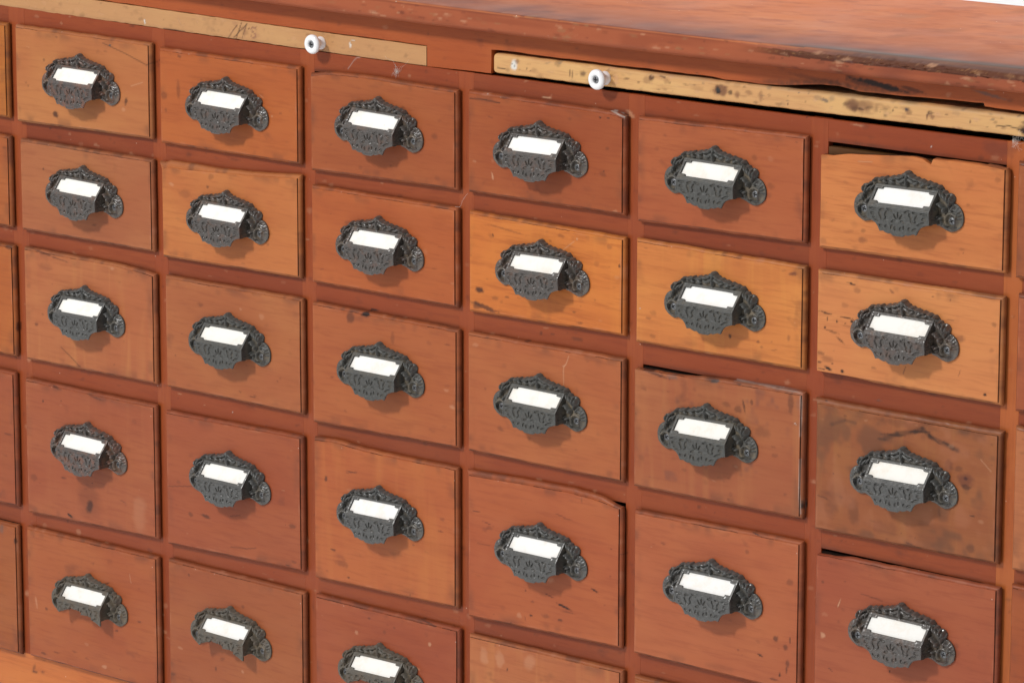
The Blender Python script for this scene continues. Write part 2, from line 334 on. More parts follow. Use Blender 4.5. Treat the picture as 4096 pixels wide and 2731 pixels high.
LINES=[('k', 0.5, 0.55, [(0.46, 0.0003), (0.49, -0.0067), (0.5151, -0.014)]),
('k', 0.4, 0.6, [(0.5151, -0.0138), (0.5245, -0.0092)]),
('k', 0.5, 0.75, [(0.6163, 0.0194), (0.6317, 0.0319)]),
('k', 0.5, 0.6, [(0.6262, 0.0197), (0.6321, 0.0328)]),
('p', 0.4, 0.4, [(0.653, -0.0259), (0.6574, -0.028)]),
('p', 0.5, 0.4, [(0.4949, -0.0345), (0.51, -0.0296)]),
('k', 0.8, 0.8, [(0.8928, -0.0033), (0.9106, -0.0032), (0.925, -0.0038)]),
('w', 0.5, 0.6, [(1.0378, 0.0022), (1.0546, -0.0017), (1.0592, -0.0024)]),
('k', 0.6, 0.8, [(0.917, 0.0236), (0.925, 0.0232)]),
('p', 0.6, 0.5, [(0.9895, 0.0786), (1.0204, 0.0812)]),
('w', 0.3, 0.25, [(0.7497, 0.0056), (0.7549, 0.0111), (0.76, 0.016), (0.7668, 0.0176)]),
('p', 0.3, 0.4, [(0.862, 0.0646), (0.8686, 0.0683)]),
('k', 0.5, 0.8, [(1.4044, 0.0289), (1.4162, 0.0302), (1.4267, 0.0284)]),
('p', 0.5, 0.5, [(1.2849, -0.0103), (1.2974, -0.0094)]),
('k', 0.5, 0.6, [(0.3973, -0.2828), (0.4108, -0.2905), (0.4223, -0.2978)]),
('k', 0.4, 0.5, [(0.5406, -0.3098), (0.5406, -0.3099)]),
('p', 0.7, 0.45, [(0.9995, -0.2025), (0.9964, -0.2098), (0.994, -0.2126), (0.9937, -0.2163), (0.9941, -0.228)]),
('p', 0.6, 0.4, [(0.9924, -0.212), (0.9956, -0.2105)]),
('p', 0.4, 0.4, [(0.9904, -0.118), (1.0045, -0.1076)]),
('k', 3.0, 0.5, [(1.3144, -0.2204), (1.326, -0.2148), (1.3425, -0.2106), (1.3493, -0.2072), (1.3563, -0.2121), (1.3673, -0.2151)]),
('k', 3.5, 0.5, [(1.3701, -0.2154), (1.3769, -0.2174), (1.3817, -0.2186)]),
('d', 2.0, 0.4, [(1.2643, -0.2174), (1.2769, -0.2119), (1.2868, -0.2127)]),
('w', 0.8, 0.35, [(1.166, -0.198), (1.1917, -0.1974), (1.2122, -0.1978), (1.2324, -0.1977)]),
('w', 0.6, 0.35, [(1.2339, -0.1998), (1.2342, -0.2175), (1.2338, -0.2317)]),
('d', 0.6, 0.5, [(1.3555, -0.2082), (1.3577, -0.2142)]),
('p', 0.4, 0.3, [(1.2411, -0.2022), (1.2511, -0.2025)]),
('k', 0.4, 0.4, [(0.6111, -0.4034), (0.6231, -0.4006)]),
('k', 0.4, 0.45, [(0.5312, -0.3899), (0.5633, -0.3845)]),
('k', 0.4, 0.45, [(0.6106, -0.4312), (0.6289, -0.43), (0.6418, -0.427)]),
('p', 0.4, 0.4, [(0.4812, -0.4801), (0.4829, -0.4881)]),
('d', 0.5, 0.4, [(0.9006, -0.3761), (0.9138, -0.3763)]),
('d', 0.5, 0.4, [(0.7513, -0.341), (0.7635, -0.3383)]),
('d', 0.5, 0.6, [(1.2512, -0.2755), (1.2613, -0.2768)]),
('k', 0.3, 0.4, [(1.2949, -0.3461), (1.3055, -0.3471), (1.3154, -0.3482)]),
('w', 0.6, 0.35, [(1.2341, -0.2499), (1.2336, -0.2726), (1.2346, -0.2939)]),
('p', 0.8, 0.4, [(1.4028, -0.2222), (1.4124, -0.2298)])]

scene = bpy.context.scene
# ---------------------------------------------------------------- camera
cam_data = bpy.data.cameras.new("camera"); cam = bpy.data.objects.new("camera", cam_data)
scene.collection.objects.link(cam); scene.camera = cam
cam_data.sensor_width = 36.0; cam_data.sensor_fit = 'HORIZONTAL'; cam_data.lens = CAM['f']
cam_data.clip_start = 0.1; cam_data.clip_end = 60.0
_r, _u, _w, _l = CAM['r'], CAM['u'], CAM['w'], CAM['loc']
cam.matrix_world = Matrix(((_r[0], _u[0], _w[0], _l[0]), (_r[1], _u[1], _w[1], _l[1]), (_r[2], _u[2], _w[2], _l[2]), (0, 0, 0, 1)))
scene.render.resolution_x = 1024; scene.render.resolution_y = 682
scene.render.engine = 'CYCLES'
scene.view_settings.view_transform = 'Standard'; scene.view_settings.look = 'None'
scene.view_settings.exposure = 0.0; scene.view_settings.gamma = 1.0
# ---------------------------------------------------------------- studio light
world = bpy.data.worlds.new("World"); scene.world = world; world.use_nodes = True
wn = world.node_tree.nodes; wl = world.node_tree.links
bg = wn['Background']; bg.inputs[1].default_value = 0.42
_tc = wn.new('ShaderNodeTexCoord'); _sx = wn.new('ShaderNodeSeparateXYZ'); _mr = wn.new('ShaderNodeMapRange'); _cr = wn.new('ShaderNodeValToRGB')
wl.new(_tc.outputs['Generated'], _sx.inputs[0]); wl.new(_sx.outputs['Z'], _mr.inputs[0])
_mr.inputs[1].default_value = -1.0; _mr.inputs[2].default_value = 1.0; _mr.inputs[3].default_value = 0.0; _mr.inputs[4].default_value = 1.0
_cr.color_ramp.elements[0].color = (0.30, 0.29, 0.28, 1); _cr.color_ramp.elements[1].color = (1.55, 1.55, 1.57, 1)
_cr.color_ramp.elements[0].position = 0.25; _cr.color_ramp.elements[1].position = 0.72
wl.new(_mr.outputs[0], _cr.inputs[0])
_mx = wn.new('ShaderNodeMapRange'); wl.new(_sx.outputs['X'], _mx.inputs[0])      # studio brighter on the left than on the right
for _i, _q in enumerate((-1.0, 1.0, 1.42, 0.26)): _mx.inputs[_i + 1].default_value = _q
_vm = wn.new('ShaderNodeVectorMath'); _vm.operation = 'SCALE'; wl.new(_cr.outputs[0], _vm.inputs[0]); wl.new(_mx.outputs[0], _vm.inputs['Scale']); wl.new(_vm.outputs[0], bg.inputs[0])
def area(name, loc, target, size, power, color=(1, 1, 1)):
    d = bpy.data.lights.new(name, 'AREA'); d.shape = 'RECTANGLE'; d.size = size[0]; d.size_y = size[1]; d.energy = power; d.color = color
    o = bpy.data.objects.new(name, d); scene.collection.objects.link(o)
    o.location = loc; o.rotation_euler = (Vector(target) - Vector(loc)).to_track_quat('-Z', 'Y').to_euler(); return o
area("key_softbox", (0.15, -2.9, 2.35), (0.95, 0.0, -0.2), (0.42, 0.42), 97.0, (1.0, 0.985, 0.96))
rng = random.Random(7); nrng = np.random.RandomState(11)
# ---------------------------------------------------------------- helpers
def s2l(c):
    return tuple(((v / 255.0) / 12.92 if v / 255.0 <= 0.04045 else ((v / 255.0 + 0.055) / 1.055) ** 2.4) for v in c)
def tag(o, label=None, cat=None, group=None, kind=None):
    if label: o['label'] = label
    if cat: o['category'] = cat
    if group: o['group'] = group
    if kind: o['kind'] = kind
    return o
def empty(name, loc=(0, 0, 0), parent=None):
    o = bpy.data.objects.new(name, None); scene.collection.objects.link(o); o.location = loc; o.empty_display_size = 0.05
    if parent: o.parent = parent
    return o
def link(name, me, parent=None, loc=(0, 0, 0)):
    o = bpy.data.objects.new(name, me); scene.collection.objects.link(o); o.location = loc
    if parent: o.parent = parent
    return o
def mesh(name, verts, faces, mats=(), midx=None, smooth=None, mark=None, angle=None):
    me = bpy.data.meshes.new(name); me.from_pydata([tuple(map(float, v)) for v in verts] if not isinstance(verts, np.ndarray) else verts.tolist(), [], [tuple(map(int, f)) for f in faces]); 
    for m in mats: me.materials.append(m)
    if midx is not None: me.polygons.foreach_set('material_index', np.asarray(midx, dtype=np.int32))
    if smooth: me.polygons.foreach_set('use_smooth', np.ones(len(me.polygons), dtype=bool))
    if mark is None: mark = np.zeros((len(me.vertices), 4))
    if True:
        a = me.attributes.new('mark', 'FLOAT_COLOR', 'POINT'); a.data.foreach_set('color', np.asarray(mark, dtype=np.float32).ravel())
    if angle is not None: me.set_sharp_from_angle(angle=math.radians(angle))
    me.update(); return me
def vnoise(x, y, s, seed=0):
    """cheap smooth 2-D value noise in [-1,1]"""
    x = x * s + seed * 13.7; y = y * s + seed * 7.3
    xi = np.floor(x); yi = np.floor(y); fx = x - xi; fy = y - yi; fx = fx * fx * (3 - 2 * fx); fy = fy * fy * (3 - 2 * fy)
    def h(a, b):
        v = np.sin(a * 127.1 + b * 311.7) * 43758.5453; return (v - np.floor(v)) * 2 - 1
    return (h(xi, yi) * (1 - fx) + h(xi + 1, yi) * fx) * (1 - fy) + (h(xi, yi + 1) * (1 - fx) + h(xi + 1, yi + 1) * fx) * fy
def sstep(a, b, x):
    t = np.clip((x - a) / (b - a), 0, 1); return t * t * (3 - 2 * t)
KC = dict(d=(.050, .017, .011), k=(.012, .007, .006), r=(.10, .026, .018), p=(.60, .33, .19), w=(.72, .70, .64), g=(.085, .082, .08), t=(.30, .15, .07))
def over(mk, a, col):
    a = np.clip(a, 0, 1)[:, None]; col = np.array(col)[None, :]
    A = mk[:, 3:4]; na = a + A * (1 - a); safe = np.where(na > 1e-6, na, 1)
    mk[:, :3] = (col * a + mk[:, :3] * A * (1 - a)) / safe; mk[:, 3:4] = na
def blob(mk, X, Z, cx, cz, rx, rz, ang, s, kd, rough=.38):
    m = (np.abs(X - cx) < (rx + rz) * 2) & (np.abs(Z - cz) < (rx + rz) * 2)
    if not m.any(): return
    x = X[m] - cx; z = Z[m] - cz; c, sn = math.cos(math.radians(ang)), math.sin(math.radians(ang))
    u = (x * c + z * sn) / rx; v = (-x * sn + z * c) / rz
    sc = 1.0 / max(min(rx, rz), .0009)
    d = np.sqrt(u * u + v * v) + rough * (vnoise(X[m], Z[m], sc * .9, 3) * .6 + vnoise(X[m], Z[m], sc * 2.3, 5) * .4)
    a = min(s * 1.2, 1.0) * sstep(1.22, .50, d); sub = mk[m]; over(sub, a, KC[kd]); mk[m] = sub
def stroke(mk, X, Z, pts, w, s, kd):
    for (ax, az), (bx, bz) in zip(pts[:-1], pts[1:]):
        m = (X > min(ax, bx) - .003) & (X < max(ax, bx) + .003) & (Z > min(az, bz) - .003) & (Z < max(az, bz) + .003)
        if not m.any(): continue
        x = X[m]; z = Z[m]; L2 = (bx - ax) ** 2 + (bz - az) ** 2 + 1e-12
        t = np.clip(((x - ax) * (bx - ax) + (z - az) * (bz - az)) / L2, 0, 1)
        d = np.hypot(x - ax - t * (bx - ax), z - az - t * (bz - az)); hw = max(w * .5e-3, .0004)
        sub = mk[m]; over(sub, s * sstep(hw * 1.9, hw * .5, d), KC[kd]); mk[m] = sub
def paint(X, Z):
    mk = np.zeros((len(X), 4)); x0, x1, z0, z1 = X.min() - .01, X.max() + .01, Z.min() - .01, Z.max() + .01
    for (cx, cz, rx, rz, a, s, kd) in BLOBS:
        if x0 < cx < x1 and z0 < cz < z1: blob(mk, X, Z, cx, cz, rx * 1e-3, rz * 1e-3, a, s, kd)
    for kd, w, s, pts in LINES:
        if x0 < pts[0][0] < x1 and z0 < pts[0][1] < z1: stroke(mk, X, Z, pts, w, s, kd)
    return mk
def random_wear(mk, X, Z, n, seed, kinds='drp', smax=.35):
    rg = random.Random(seed)
    for _ in range(n):
        kd = rg.choice(kinds); L = rg.uniform(.0006, .004); rz = L * rg.uniform(.15, .8)
        blob(mk, X, Z, rg.uniform(X.min(), X.max()), rg.uniform(Z.min(), Z.max()), L, max(rz, .0004), rg.uniform(-12, 12), rg.uniform(.08, smax), kd)
# ---------------------------------------------------------------- materials
class NT:
    def __init__(s, name):
        s.m = bpy.data.materials.new(name); s.m.use_nodes = True; s.n = s.m.node_tree.nodes; s.l = s.m.node_tree.links
        s.b = s.n['Principled BSDF']
    def add(s, t, **kw):
        nd = s.n.new(t)
        for k, v in kw.items(): setattr(nd, k, v)
        return nd
    def lk(s, a, b): s.l.new(a, b)
    def noise(s, vec, scale=1, detail=4, rough=.55, dist=0):
        nd = s.add('ShaderNodeTexNoise'); nd.inputs['Scale'].default_value = scale; nd.inputs['Detail'].default_value = detail
        nd.inputs['Roughness'].default_value = rough; nd.inputs['Distortion'].default_value = dist; s.lk(vec, nd.inputs['Vector']); return nd.outputs[0]
    def mapping(s, vec, scale=(1, 1, 1), loc=(0, 0, 0), rot=(0, 0, 0)):
        nd = s.add('ShaderNodeMapping'); nd.inputs['Scale'].default_value = scale; nd.inputs['Location'].default_value = loc; nd.inputs['Rotation'].default_value = rot
        s.lk(vec, nd.inputs['Vector']); return nd.outputs[0]
    def mr(s, v, a, b, c, d):
        nd = s.add('ShaderNodeMapRange'); s.lk(v, nd.inputs[0])
        for i, q in enumerate((a, b, c, d)): nd.inputs[i + 1].default_value = q
        return nd.outputs[0]
    def mix(s, f, a, b, mode='MIX'):
        nd = s.add('ShaderNodeMix', data_type='RGBA', blend_type=mode)
        for sock, v in ((nd.inputs[0], f), (nd.inputs[6], a), (nd.inputs[7], b)):
            if isinstance(v, (int, float)): sock.default_value = v
            elif isinstance(v, tuple): sock.default_value = v if len(v) == 4 else v + (1,)
            else: s.lk(v, sock)
        return nd.outputs[2]
    def math(s, op, a, b=None):
        nd = s.add('ShaderNodeMath', operation=op)
        for i, v in enumerate((a, b)):
            if v is None: continue
            if isinstance(v, (int, float)): nd.inputs[i].default_value = v
            else: s.lk(v, nd.inputs[i])
        return nd.outputs[0]
def wood(name, rgb, seed, vertical=False, grain=1.0, mottle=1.0, figure=0.0, rough=.40, dust=1.0, shift=(0, 0, 0), spec=.30, sub=.016):
    t = NT(name); tc = t.add('ShaderNodeTexCoord'); P = tc.outputs['Object']
    rg = random.Random(seed * 31 + 5); off = (rg.uniform(-20, 20), rg.uniform(-20, 20), rg.uniform(-20, 20))
    base = s2l(rgb); base = (max(base[0] - .004, .01), max(base[1] - .006, .01), max(base[2] - sub, .006))
    A = (1, 1, 1)
    def v(sx, sz, sy=8, o=0):
        sc = (sz, sy, sx) if vertical else (sx, sy, sz)
        return t.mapping(P, scale=sc, loc=(off[0] + o, off[1] - o, off[2] + 2 * o))
    tilt = t.mapping(P, rot=(0, rg.uniform(-.03, .03) if not vertical else 0, 0))
    n1 = t.noise(v(3.2, 42), 1, 5, .6, .35); n2 = t.noise(v(9, 15, 9, 3), 1, 3, .55, .4); n3 = t.noise(v(30, 330, 40, 5), 1, 3, .6)
    n4 = t.noise(v(4, 6, 5, 9), 1, 2, .5)
    red = (base[0] * .92, base[1] * .84, base[2] * .84); lite = (min(base[0] * 1.10, 1), base[1] * 1.24, base[2] * 1.18); dark = (base[0] * .70, base[1] * .60, base[2] * .62)
    c = t.mix(t.mr(n4, .35, .65, 0, 1 * min(mottle, 1)), red, base)
    c = t.mix(t.mr(n2, .42, .72, 0, .75 * mottle), c, lite)
    c = t.mix(t.mr(n1, .48, .28, 0, .30 * grain), c, dark)
    c = t.mix(t.mr(n1, .56, .74, 0, .30 * grain), c, lite)
    c = t.mix(t.mr(n3, .50, .34, 0, .38 * grain), c, dark); n6 = t.noise(v(14, 130, 30, 7), 1, 4, .7, .5); c = t.mix(t.mr(n6, .47, .30, 0, .20 * grain), c, dark); c = t.mix(t.mr(n6, .56, .74, 0, .22 * grain), c, lite)
    if figure:
        f = t.noise(t.mapping(P, scale=(75, 10, 7) if not vertical else (7, 10, 75), loc=off), 1, 2, .5, .6)
        c = t.mix(t.mr(f, .5, .72, 0, figure), c, (min(base[0] * 1.2, 1), base[1] * 1.55, base[2] * 1.35))
    # sparse darker smudges and old dirt specks in the finish
    n5 = t.noise(v(26, 40, 20, 12), 1, 3, .6, .2); c = t.mix(t.mr(n5, .66, .78, 0, .38), c, (.07, .022, .016))
    # dust grains
    vo = t.add('ShaderNodeTexVoronoi'); vo.inputs['Scale'].default_value = 85; t.lk(P, vo.inputs['Vector'])
    d = t.mr(vo.outputs['Distance'], .055, .03, 0, 1); sep = t.add('ShaderNodeSeparateColor'); t.lk(vo.outputs['Color'], sep.inputs[0])
    pick = t.math('GREATER_THAN', sep.outputs[0], .72); c = t.mix(t.math('MULTIPLY', t.math('MULTIPLY', d, pick), .45 * dust), c, (.75, .62, .50))
    at = t.add('ShaderNodeAttribute'); at.attribute_name = 'mark'
    c = t.mix(at.outputs['Alpha'], c, at.outputs['Color'])
    t.lk(c, t.b.inputs['Base Color'])
    t.b.inputs['Specular IOR Level'].default_value = spec
    rr = t.noise(v(14, 60, 14, 20), 1, 3, .6); t.lk(t.mr(rr, .3, .7, rough - .07, rough + .12), t.b.inputs['Roughness'])
    bp = t.add('ShaderNodeBump'); bp.inputs['Strength'].default_value = .22; bp.inputs['Distance'].default_value = .0012
    h = t.math('ADD', t.math('MULTIPLY', n1, .9), t.math('MULTIPLY', n3, .22)); h = t.math('ADD', h, t.math('MULTIPLY', n2, .8)); t.lk(h, bp.inputs['Height']); t.lk(bp.outputs[0], t.b.inputs['Normal'])
    return t.m
def plain(name, col, rough=.6, spec=.3, var=.25, scale=200, metal=0):
    t = NT(name); tc = t.add('ShaderNodeTexCoord'); n = t.noise(tc.outputs['Object'], scale, 4, .6)
    c = t.mix(t.mr(n, .3, .7, 0, 1), tuple(v * (1 - var) for v in col), tuple(min(v * (1 + var), 1) for v in col)); t.lk(c, t.b.inputs['Base Color'])
    t.b.inputs['Roughness'].default_value = rough; t.b.inputs['Specular IOR Level'].default_value = spec; t.b.inputs['Metallic'].default_value = metal
    return t.m
def iron(name, base, rust, rusty, dustc=(.20, .155, .10), rough=.42, dust=.6, spec=.5):
    t = NT(name); tc = t.add('ShaderNodeTexCoord'); oi = t.add('ShaderNodeObjectInfo'); P = tc.outputs['Object']
    ad = t.add('ShaderNodeVectorMath', operation='ADD'); t.lk(P, ad.inputs[0])
    cb = t.add('ShaderNodeCombineXYZ'); t.lk(oi.outputs['Random'], cb.inputs[0]); t.lk(oi.outputs['Random'], cb.inputs[2]); t.lk(cb.outputs[0], ad.inputs[1]); V = ad.outputs[0]
    n = t.noise(V, 130, 5, .65); n2 = t.noise(V, 420, 3, .6)
    c = t.mix(t.mr(n2, .3, .7, 0, 1), tuple(v * .8 for v in base), tuple(v * 1.25 for v in base))
    c = t.mix(t.mr(n, .62 - rusty * .3, .80 - rusty * .28, 0, min(.25 + rusty, .85)), c, rust)
    at = t.add('ShaderNodeAttribute'); at.attribute_name = 'mark'
    f = t.math('MULTIPLY', at.outputs['Alpha'], t.mr(n, .42, .66, .1, dust)); c = t.mix(f, c, dustc)
    t.lk(c, t.b.inputs['Base Color']); t.b.inputs['Specular IOR Level'].default_value = spec
    t.lk(t.mr(n, .3, .7, rough - .08, rough + .16), t.b.inputs['Roughness'])
    bp = t.add('ShaderNodeBump'); bp.inputs['Strength'].default_value = .2; bp.inputs['Distance'].default_value = .0003; t.lk(n2, bp.inputs['Height']); t.lk(bp.outputs[0], t.b.inputs['Normal'])
    return t.m
M_grime = plain('groove_grime', (.075, .028, .018), .7, .15, .75, 90)
M_inside = plain('dark_interior_wood', (.020, .012, .009), .9, .05, .4, 30)
M_rawwood = wood('raw_wood_chip', (92, 62, 45), 77, grain=1.3, rough=.6)
M_screw = plain('blackened_screw_steel', (.22, .225, .235), .34, .5, .2, 600, .5)
M_recess = plain('screw_recess', (.006, .006, .006), .8, .1)
M_porcelain = plain('white_porcelain', (.90, .90, .91), .12, .5, .01, 60)
IRON = dict(black=iron("black_painted_cast_iron", (.066, .066, .063), (.085, .060, .042), .06, rough=.29, dust=.5, spec=.7),
            dusty=iron('dusty_black_cast_iron', (.068, .068, .063), (.10, .078, .055), .15, dust=.9, rough=.48),
            bronze=iron('bronzed_cast_iron', (.070, .061, .055), (.13, .062, .038), .38, dust=.5, rough=.27, spec=.7),
            rusty=iron('rust_flecked_cast_iron', (.072, .060, .054), (.20, .075, .040), .52, dust=.55, rough=.30, spec=.65),
            brown=iron('brown_worn_cast_iron', (.095, .083, .066), (.115, .085, .06), .55, dust=.8, rough=.46))
def card_mat():
    t = NT('label_card_paper'); tc = t.add('ShaderNodeTexCoord'); oi = t.add('ShaderNodeObjectInfo')
    ad = t.add('ShaderNodeVectorMath', operation='ADD'); t.lk(tc.outputs['Object'], ad.inputs[0])
    cb = t.add('ShaderNodeCombineXYZ'); 
    for i in range(3): t.lk(oi.outputs['Random'], cb.inputs[i])
    t.lk(cb.outputs[0], ad.inputs[1]); V = ad.outputs[0]
    n = t.noise(V, 70, 5, .7); n2 = t.noise(V, 260, 3, .7)
    cream = t.mix(t.math('MULTIPLY', oi.outputs['Random'], .5), (.97, .965, .94), (.96, .93, .83))
    c = t.mix(t.mr(n, .50, .80, 0, .45), cream, (.80, .62, .42)); c = t.mix(t.mr(n2, .68, .80, 0, .45), c, (.60, .40, .24))
    t.lk(c, t.b.inputs['Base Color']); t.b.inputs['Roughness'].default_value = .7; t.b.inputs['Specular IOR Level'].default_value = .2; return t.m
M_card = card_mat()
# ---------------------------------------------------------------- backdrop (white studio paper sweep)
def backdrop():
    prof = [(-4.0, -1.0), (1.6, -1.0)]
    for k in range(1, 13):
        a = k / 12 * math.pi / 2; prof.append((1.6 + 1.0 * math.sin(a), 0.0 - 1.0 * math.cos(a)))
    prof.append((2.6, 4.0)); V = []; F = []
    for y, z in prof: V += [(-6, y, z), (7, y, z)]
    for i in range(len(prof) - 1): F.append((2 * i, 2 * i + 1, 2 * i + 3, 2 * i + 2))
    t = NT('white_backdrop_paper'); t.b.inputs['Base Color'].default_value = (.93, .93, .93, 1); t.b.inputs['Roughness'].default_value = .9; t.b.inputs['Specular IOR Level'].default_value = .1
    o = link('studio_backdrop', mesh('studio_backdrop', V, F, [t.m], smooth=True)); tag(o, kind='structure')
backdrop()
area("backdrop_lamp", (1.4, 0.9, 3.0), (1.4, 2.6, 0.8), (3.0, .6), 60.0)
# ---------------------------------------------------------------- cabinet
XL, XR = 0.130, 1.640
CAB = empty('apothecary_cabinet', (0.885, 0.15, -0.75))
tag(CAB, 'worn reddish wooden apothecary cabinet with rows of small label-holder drawers', 'cabinet')
bpy.context.view_layer.update()
def cab(name, me, label=None, parent=None):
    o = bpy.data.objects.new(name, me); scene.collection.objects.link(o); o.parent = parent or CAB
    o.matrix_parent_inverse = (parent or CAB).matrix_world.inverted() if parent is None else Matrix.Identity(4)
    if label: o['label'] = label
    return o
def cab_at(name, me, origin, label=None):
    o = cab(name, me, label); o.location = origin; return o
FY = 0.007     # plane of the face frame
def sag(x): return .0042 * ((x - .95) / .5) ** 2
def board_mesh(name, X, zb, zt, nz, y0, depth, mats, wear=10, seed=1, bev=.0006, kinds='drp', smax=.35, vert=None, step=None, over_fn=None, mark_y=None):
    """strip with a gridded front face; X list of x, zb/zt arrays; sides go back by depth"""
    X = np.asarray(X, float); zb = np.asarray(zb, float); zt = np.asarray(zt, float); nx = len(X)
    V = []; 
    W = np.linspace(0, 1, nz)
    for j in range(nz):
        V += [(X[i], y0, zb[i] + (zt[i] - zb[i]) * W[j]) for i in range(nx)]
    V = np.array(V); G = lambda i, j: j * nx + i
    F = [(G(i, j), G(i + 1, j), G(i + 1, j + 1), G(i, j + 1)) for j in range(nz - 1) for i in range(nx - 1)]
    per = [(i, 0) for i in range(nx)] + [(nx - 1, j) for j in range(1, nz)] + [(i, nz - 1) for i in range(nx - 2, -1, -1)] + [(0, j) for j in range(nz - 2, 0, -1)]
    rings = [[G(i, j) for i, j in per]]; off = bev
    # slight bevel then straight back
    for (o_, y_) in ((off, y0 + off), (off, y0 + depth)):
        ring = []; add = []
        for i, j in per:
            dx = (-1 if i == 0 else 1 if i == nx - 1 else 0) * o_; dz = (-1 if j == 0 else 1 if j == nz - 1 else 0) * o_
            p = V[G(i, j)]; add.append((p[0] + dx, y_, p[2] + dz))
        st = len(V); V = np.vstack([V, add]); ring = list(range(st, st + len(per)))
        a = rings[-1]; n = len(per)
        F += [(a[k], ring[k], ring[(k + 1) % n], a[(k + 1) % n]) for k in range(n)]; rings.append(ring)
    mk = paint(V[:, 0], V[:, 2]); random_wear(mk, V[:nx * nz, 0], V[:nx * nz, 2], 0, seed)
    if wear:
        sub = mk[:nx * nz]; random_wear(sub, V[:nx * nz, 0], V[:nx * nz, 2], wear, seed, kinds, smax); mk[:nx * nz] = sub
    if over_fn: over_fn(mk, V)
    return V, F, mk
W_frame = wood('red_frame_wood', (148, 72, 50), 3, mottle=.7)
W_frame2 = wood('red_frame_wood_darker', (140, 68, 49), 4, mottle=.8)
W_stile = wood('stile_wood', (152, 75, 52), 5, vertical=True, mottle=.8, figure=.10)
W_stile2 = wood('stile_wood_orange', (178, 98, 59), 6, vertical=True, mottle=.7, figure=.12)
W_apron = wood('apron_wood', (168, 87, 55), 8, mottle=.8)
W_base = wood('base_rail_wood', (196, 112, 66), 9, mottle=.8)
W_boardL = wood('tan_board_wood', (196, 150, 106), 10, grain=.5, mottle=.5, rough=.42, dust=.6)
W_boardR = wood('pale_raw_board_wood', (214, 168, 116), 12, grain=1.2, mottle=.8, rough=.5, dust=.6)
W_top = wood('countertop_wood', (190, 114, 78), 14, grain=2.2, mottle=.6, rough=.52, dust=2.2, spec=.14)
# stiles: one long vertical member left of every column gap
def grid_for(a, b, s=.0012): return np.linspace(a, b, max(int((b - a) / s) + 1, 2))
ZBASE = -.5845
stile_x = []
for c in range(-2, 7):
    b = c * .18 + .3515 - .0006 * (0)
    stile_x.append((b + .1634 - .0003, b + .1794))
stile_x[0] = (XL, .1755 - .004)
stile_x[-1] = (1.5955, XR); stile_x[1] = (.3300, .3509)
stile_x = [(round(a, 5), round(b, 5)) for a, b in stile_x]
for k, (a, b) in enumerate(stile_x):
    X = grid_for(a, b, .0016); nz = 330
    zt = np.full(len(X), .0160) + sag(X) * .7; V, F, mk = board_mesh('stile', X, np.full(len(X), ZBASE), zt, nz, FY, .006, [], 26, 100 + k, .0003, 'drp', .3)
    cab('stile', mesh('stile', V, F, [W_stile2 if k >= 7 else W_stile], smooth=True, mark=mk, angle=30))
# rails between drawers
def drawer_row(c, r): return DR['c%dr%d' % (c, r)]
for c in range(0, 8):
    a = stile_x[c][1] + .0003; b = stile_x[c + 1][0] - .0002
    X = grid_for(a, b, .0013)
    for r in range(0, 5):
        if r == 0:
            d = drawer_row(c, 1); zb = np.full(len(X), max(d[2], d[3], 0.0) - .0002); zt = .0160 + sag(X) * .7
            if c == 6: zb = np.linspace(.0004, .0010, len(X))
        else:
            u = (X - X[0]) / (X[-1] - X[0]); d0 = drawer_row(c, r); d1 = drawer_row(c, r + 1)
            ztl = (d0[4] + (d0[5] - d0[4]) * u) - .0016; zbl = d1[2] + (d1[3] - d1[2]) * u + .0013
            nom = {1: -.0980, 2: -.1990, 3: -.3185, 4: -.4580}[r]; zbl = np.maximum(zbl, nom - .0005 if (c, r) in ((5, 2), (6, 3)) else nom - .0060); zbl = zbl - (.0022 * (1 - sstep(.0, .5, u)) * 0 if (c, r) != (2, 1) else -.0012 * (1 - u))
            zb, zt = zbl, ztl
        nz = max(int((zt[0] - zb[0]) / .0013), 4)
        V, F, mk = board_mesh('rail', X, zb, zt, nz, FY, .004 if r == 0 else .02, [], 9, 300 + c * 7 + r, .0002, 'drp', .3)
        gx, gz = V[:, 0], V[:, 2]; gn = vnoise(gx, gz, 40, c + r) * .6 + vnoise(gx, gz, 150, c) * .4; over(mk, sstep(.0042, .0008, gz - zb[0]) * (.34 + .30 * gn), (.060, .022, .014))  # old grime plus contact shade, both painted along each rail's lower edge
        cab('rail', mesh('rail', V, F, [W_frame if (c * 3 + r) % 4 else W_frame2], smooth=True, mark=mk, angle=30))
# base rail
X = grid_for(XL, XR, .002); V, F, mk = board_mesh('base_rail', X, np.full(len(X), -.70), np.full(len(X), ZBASE - .0006), 60, FY, .022, [], 60, 900)
cab('base_rail', mesh('base_rail', V, F, [W_base], smooth=True, mark=mk, angle=30))
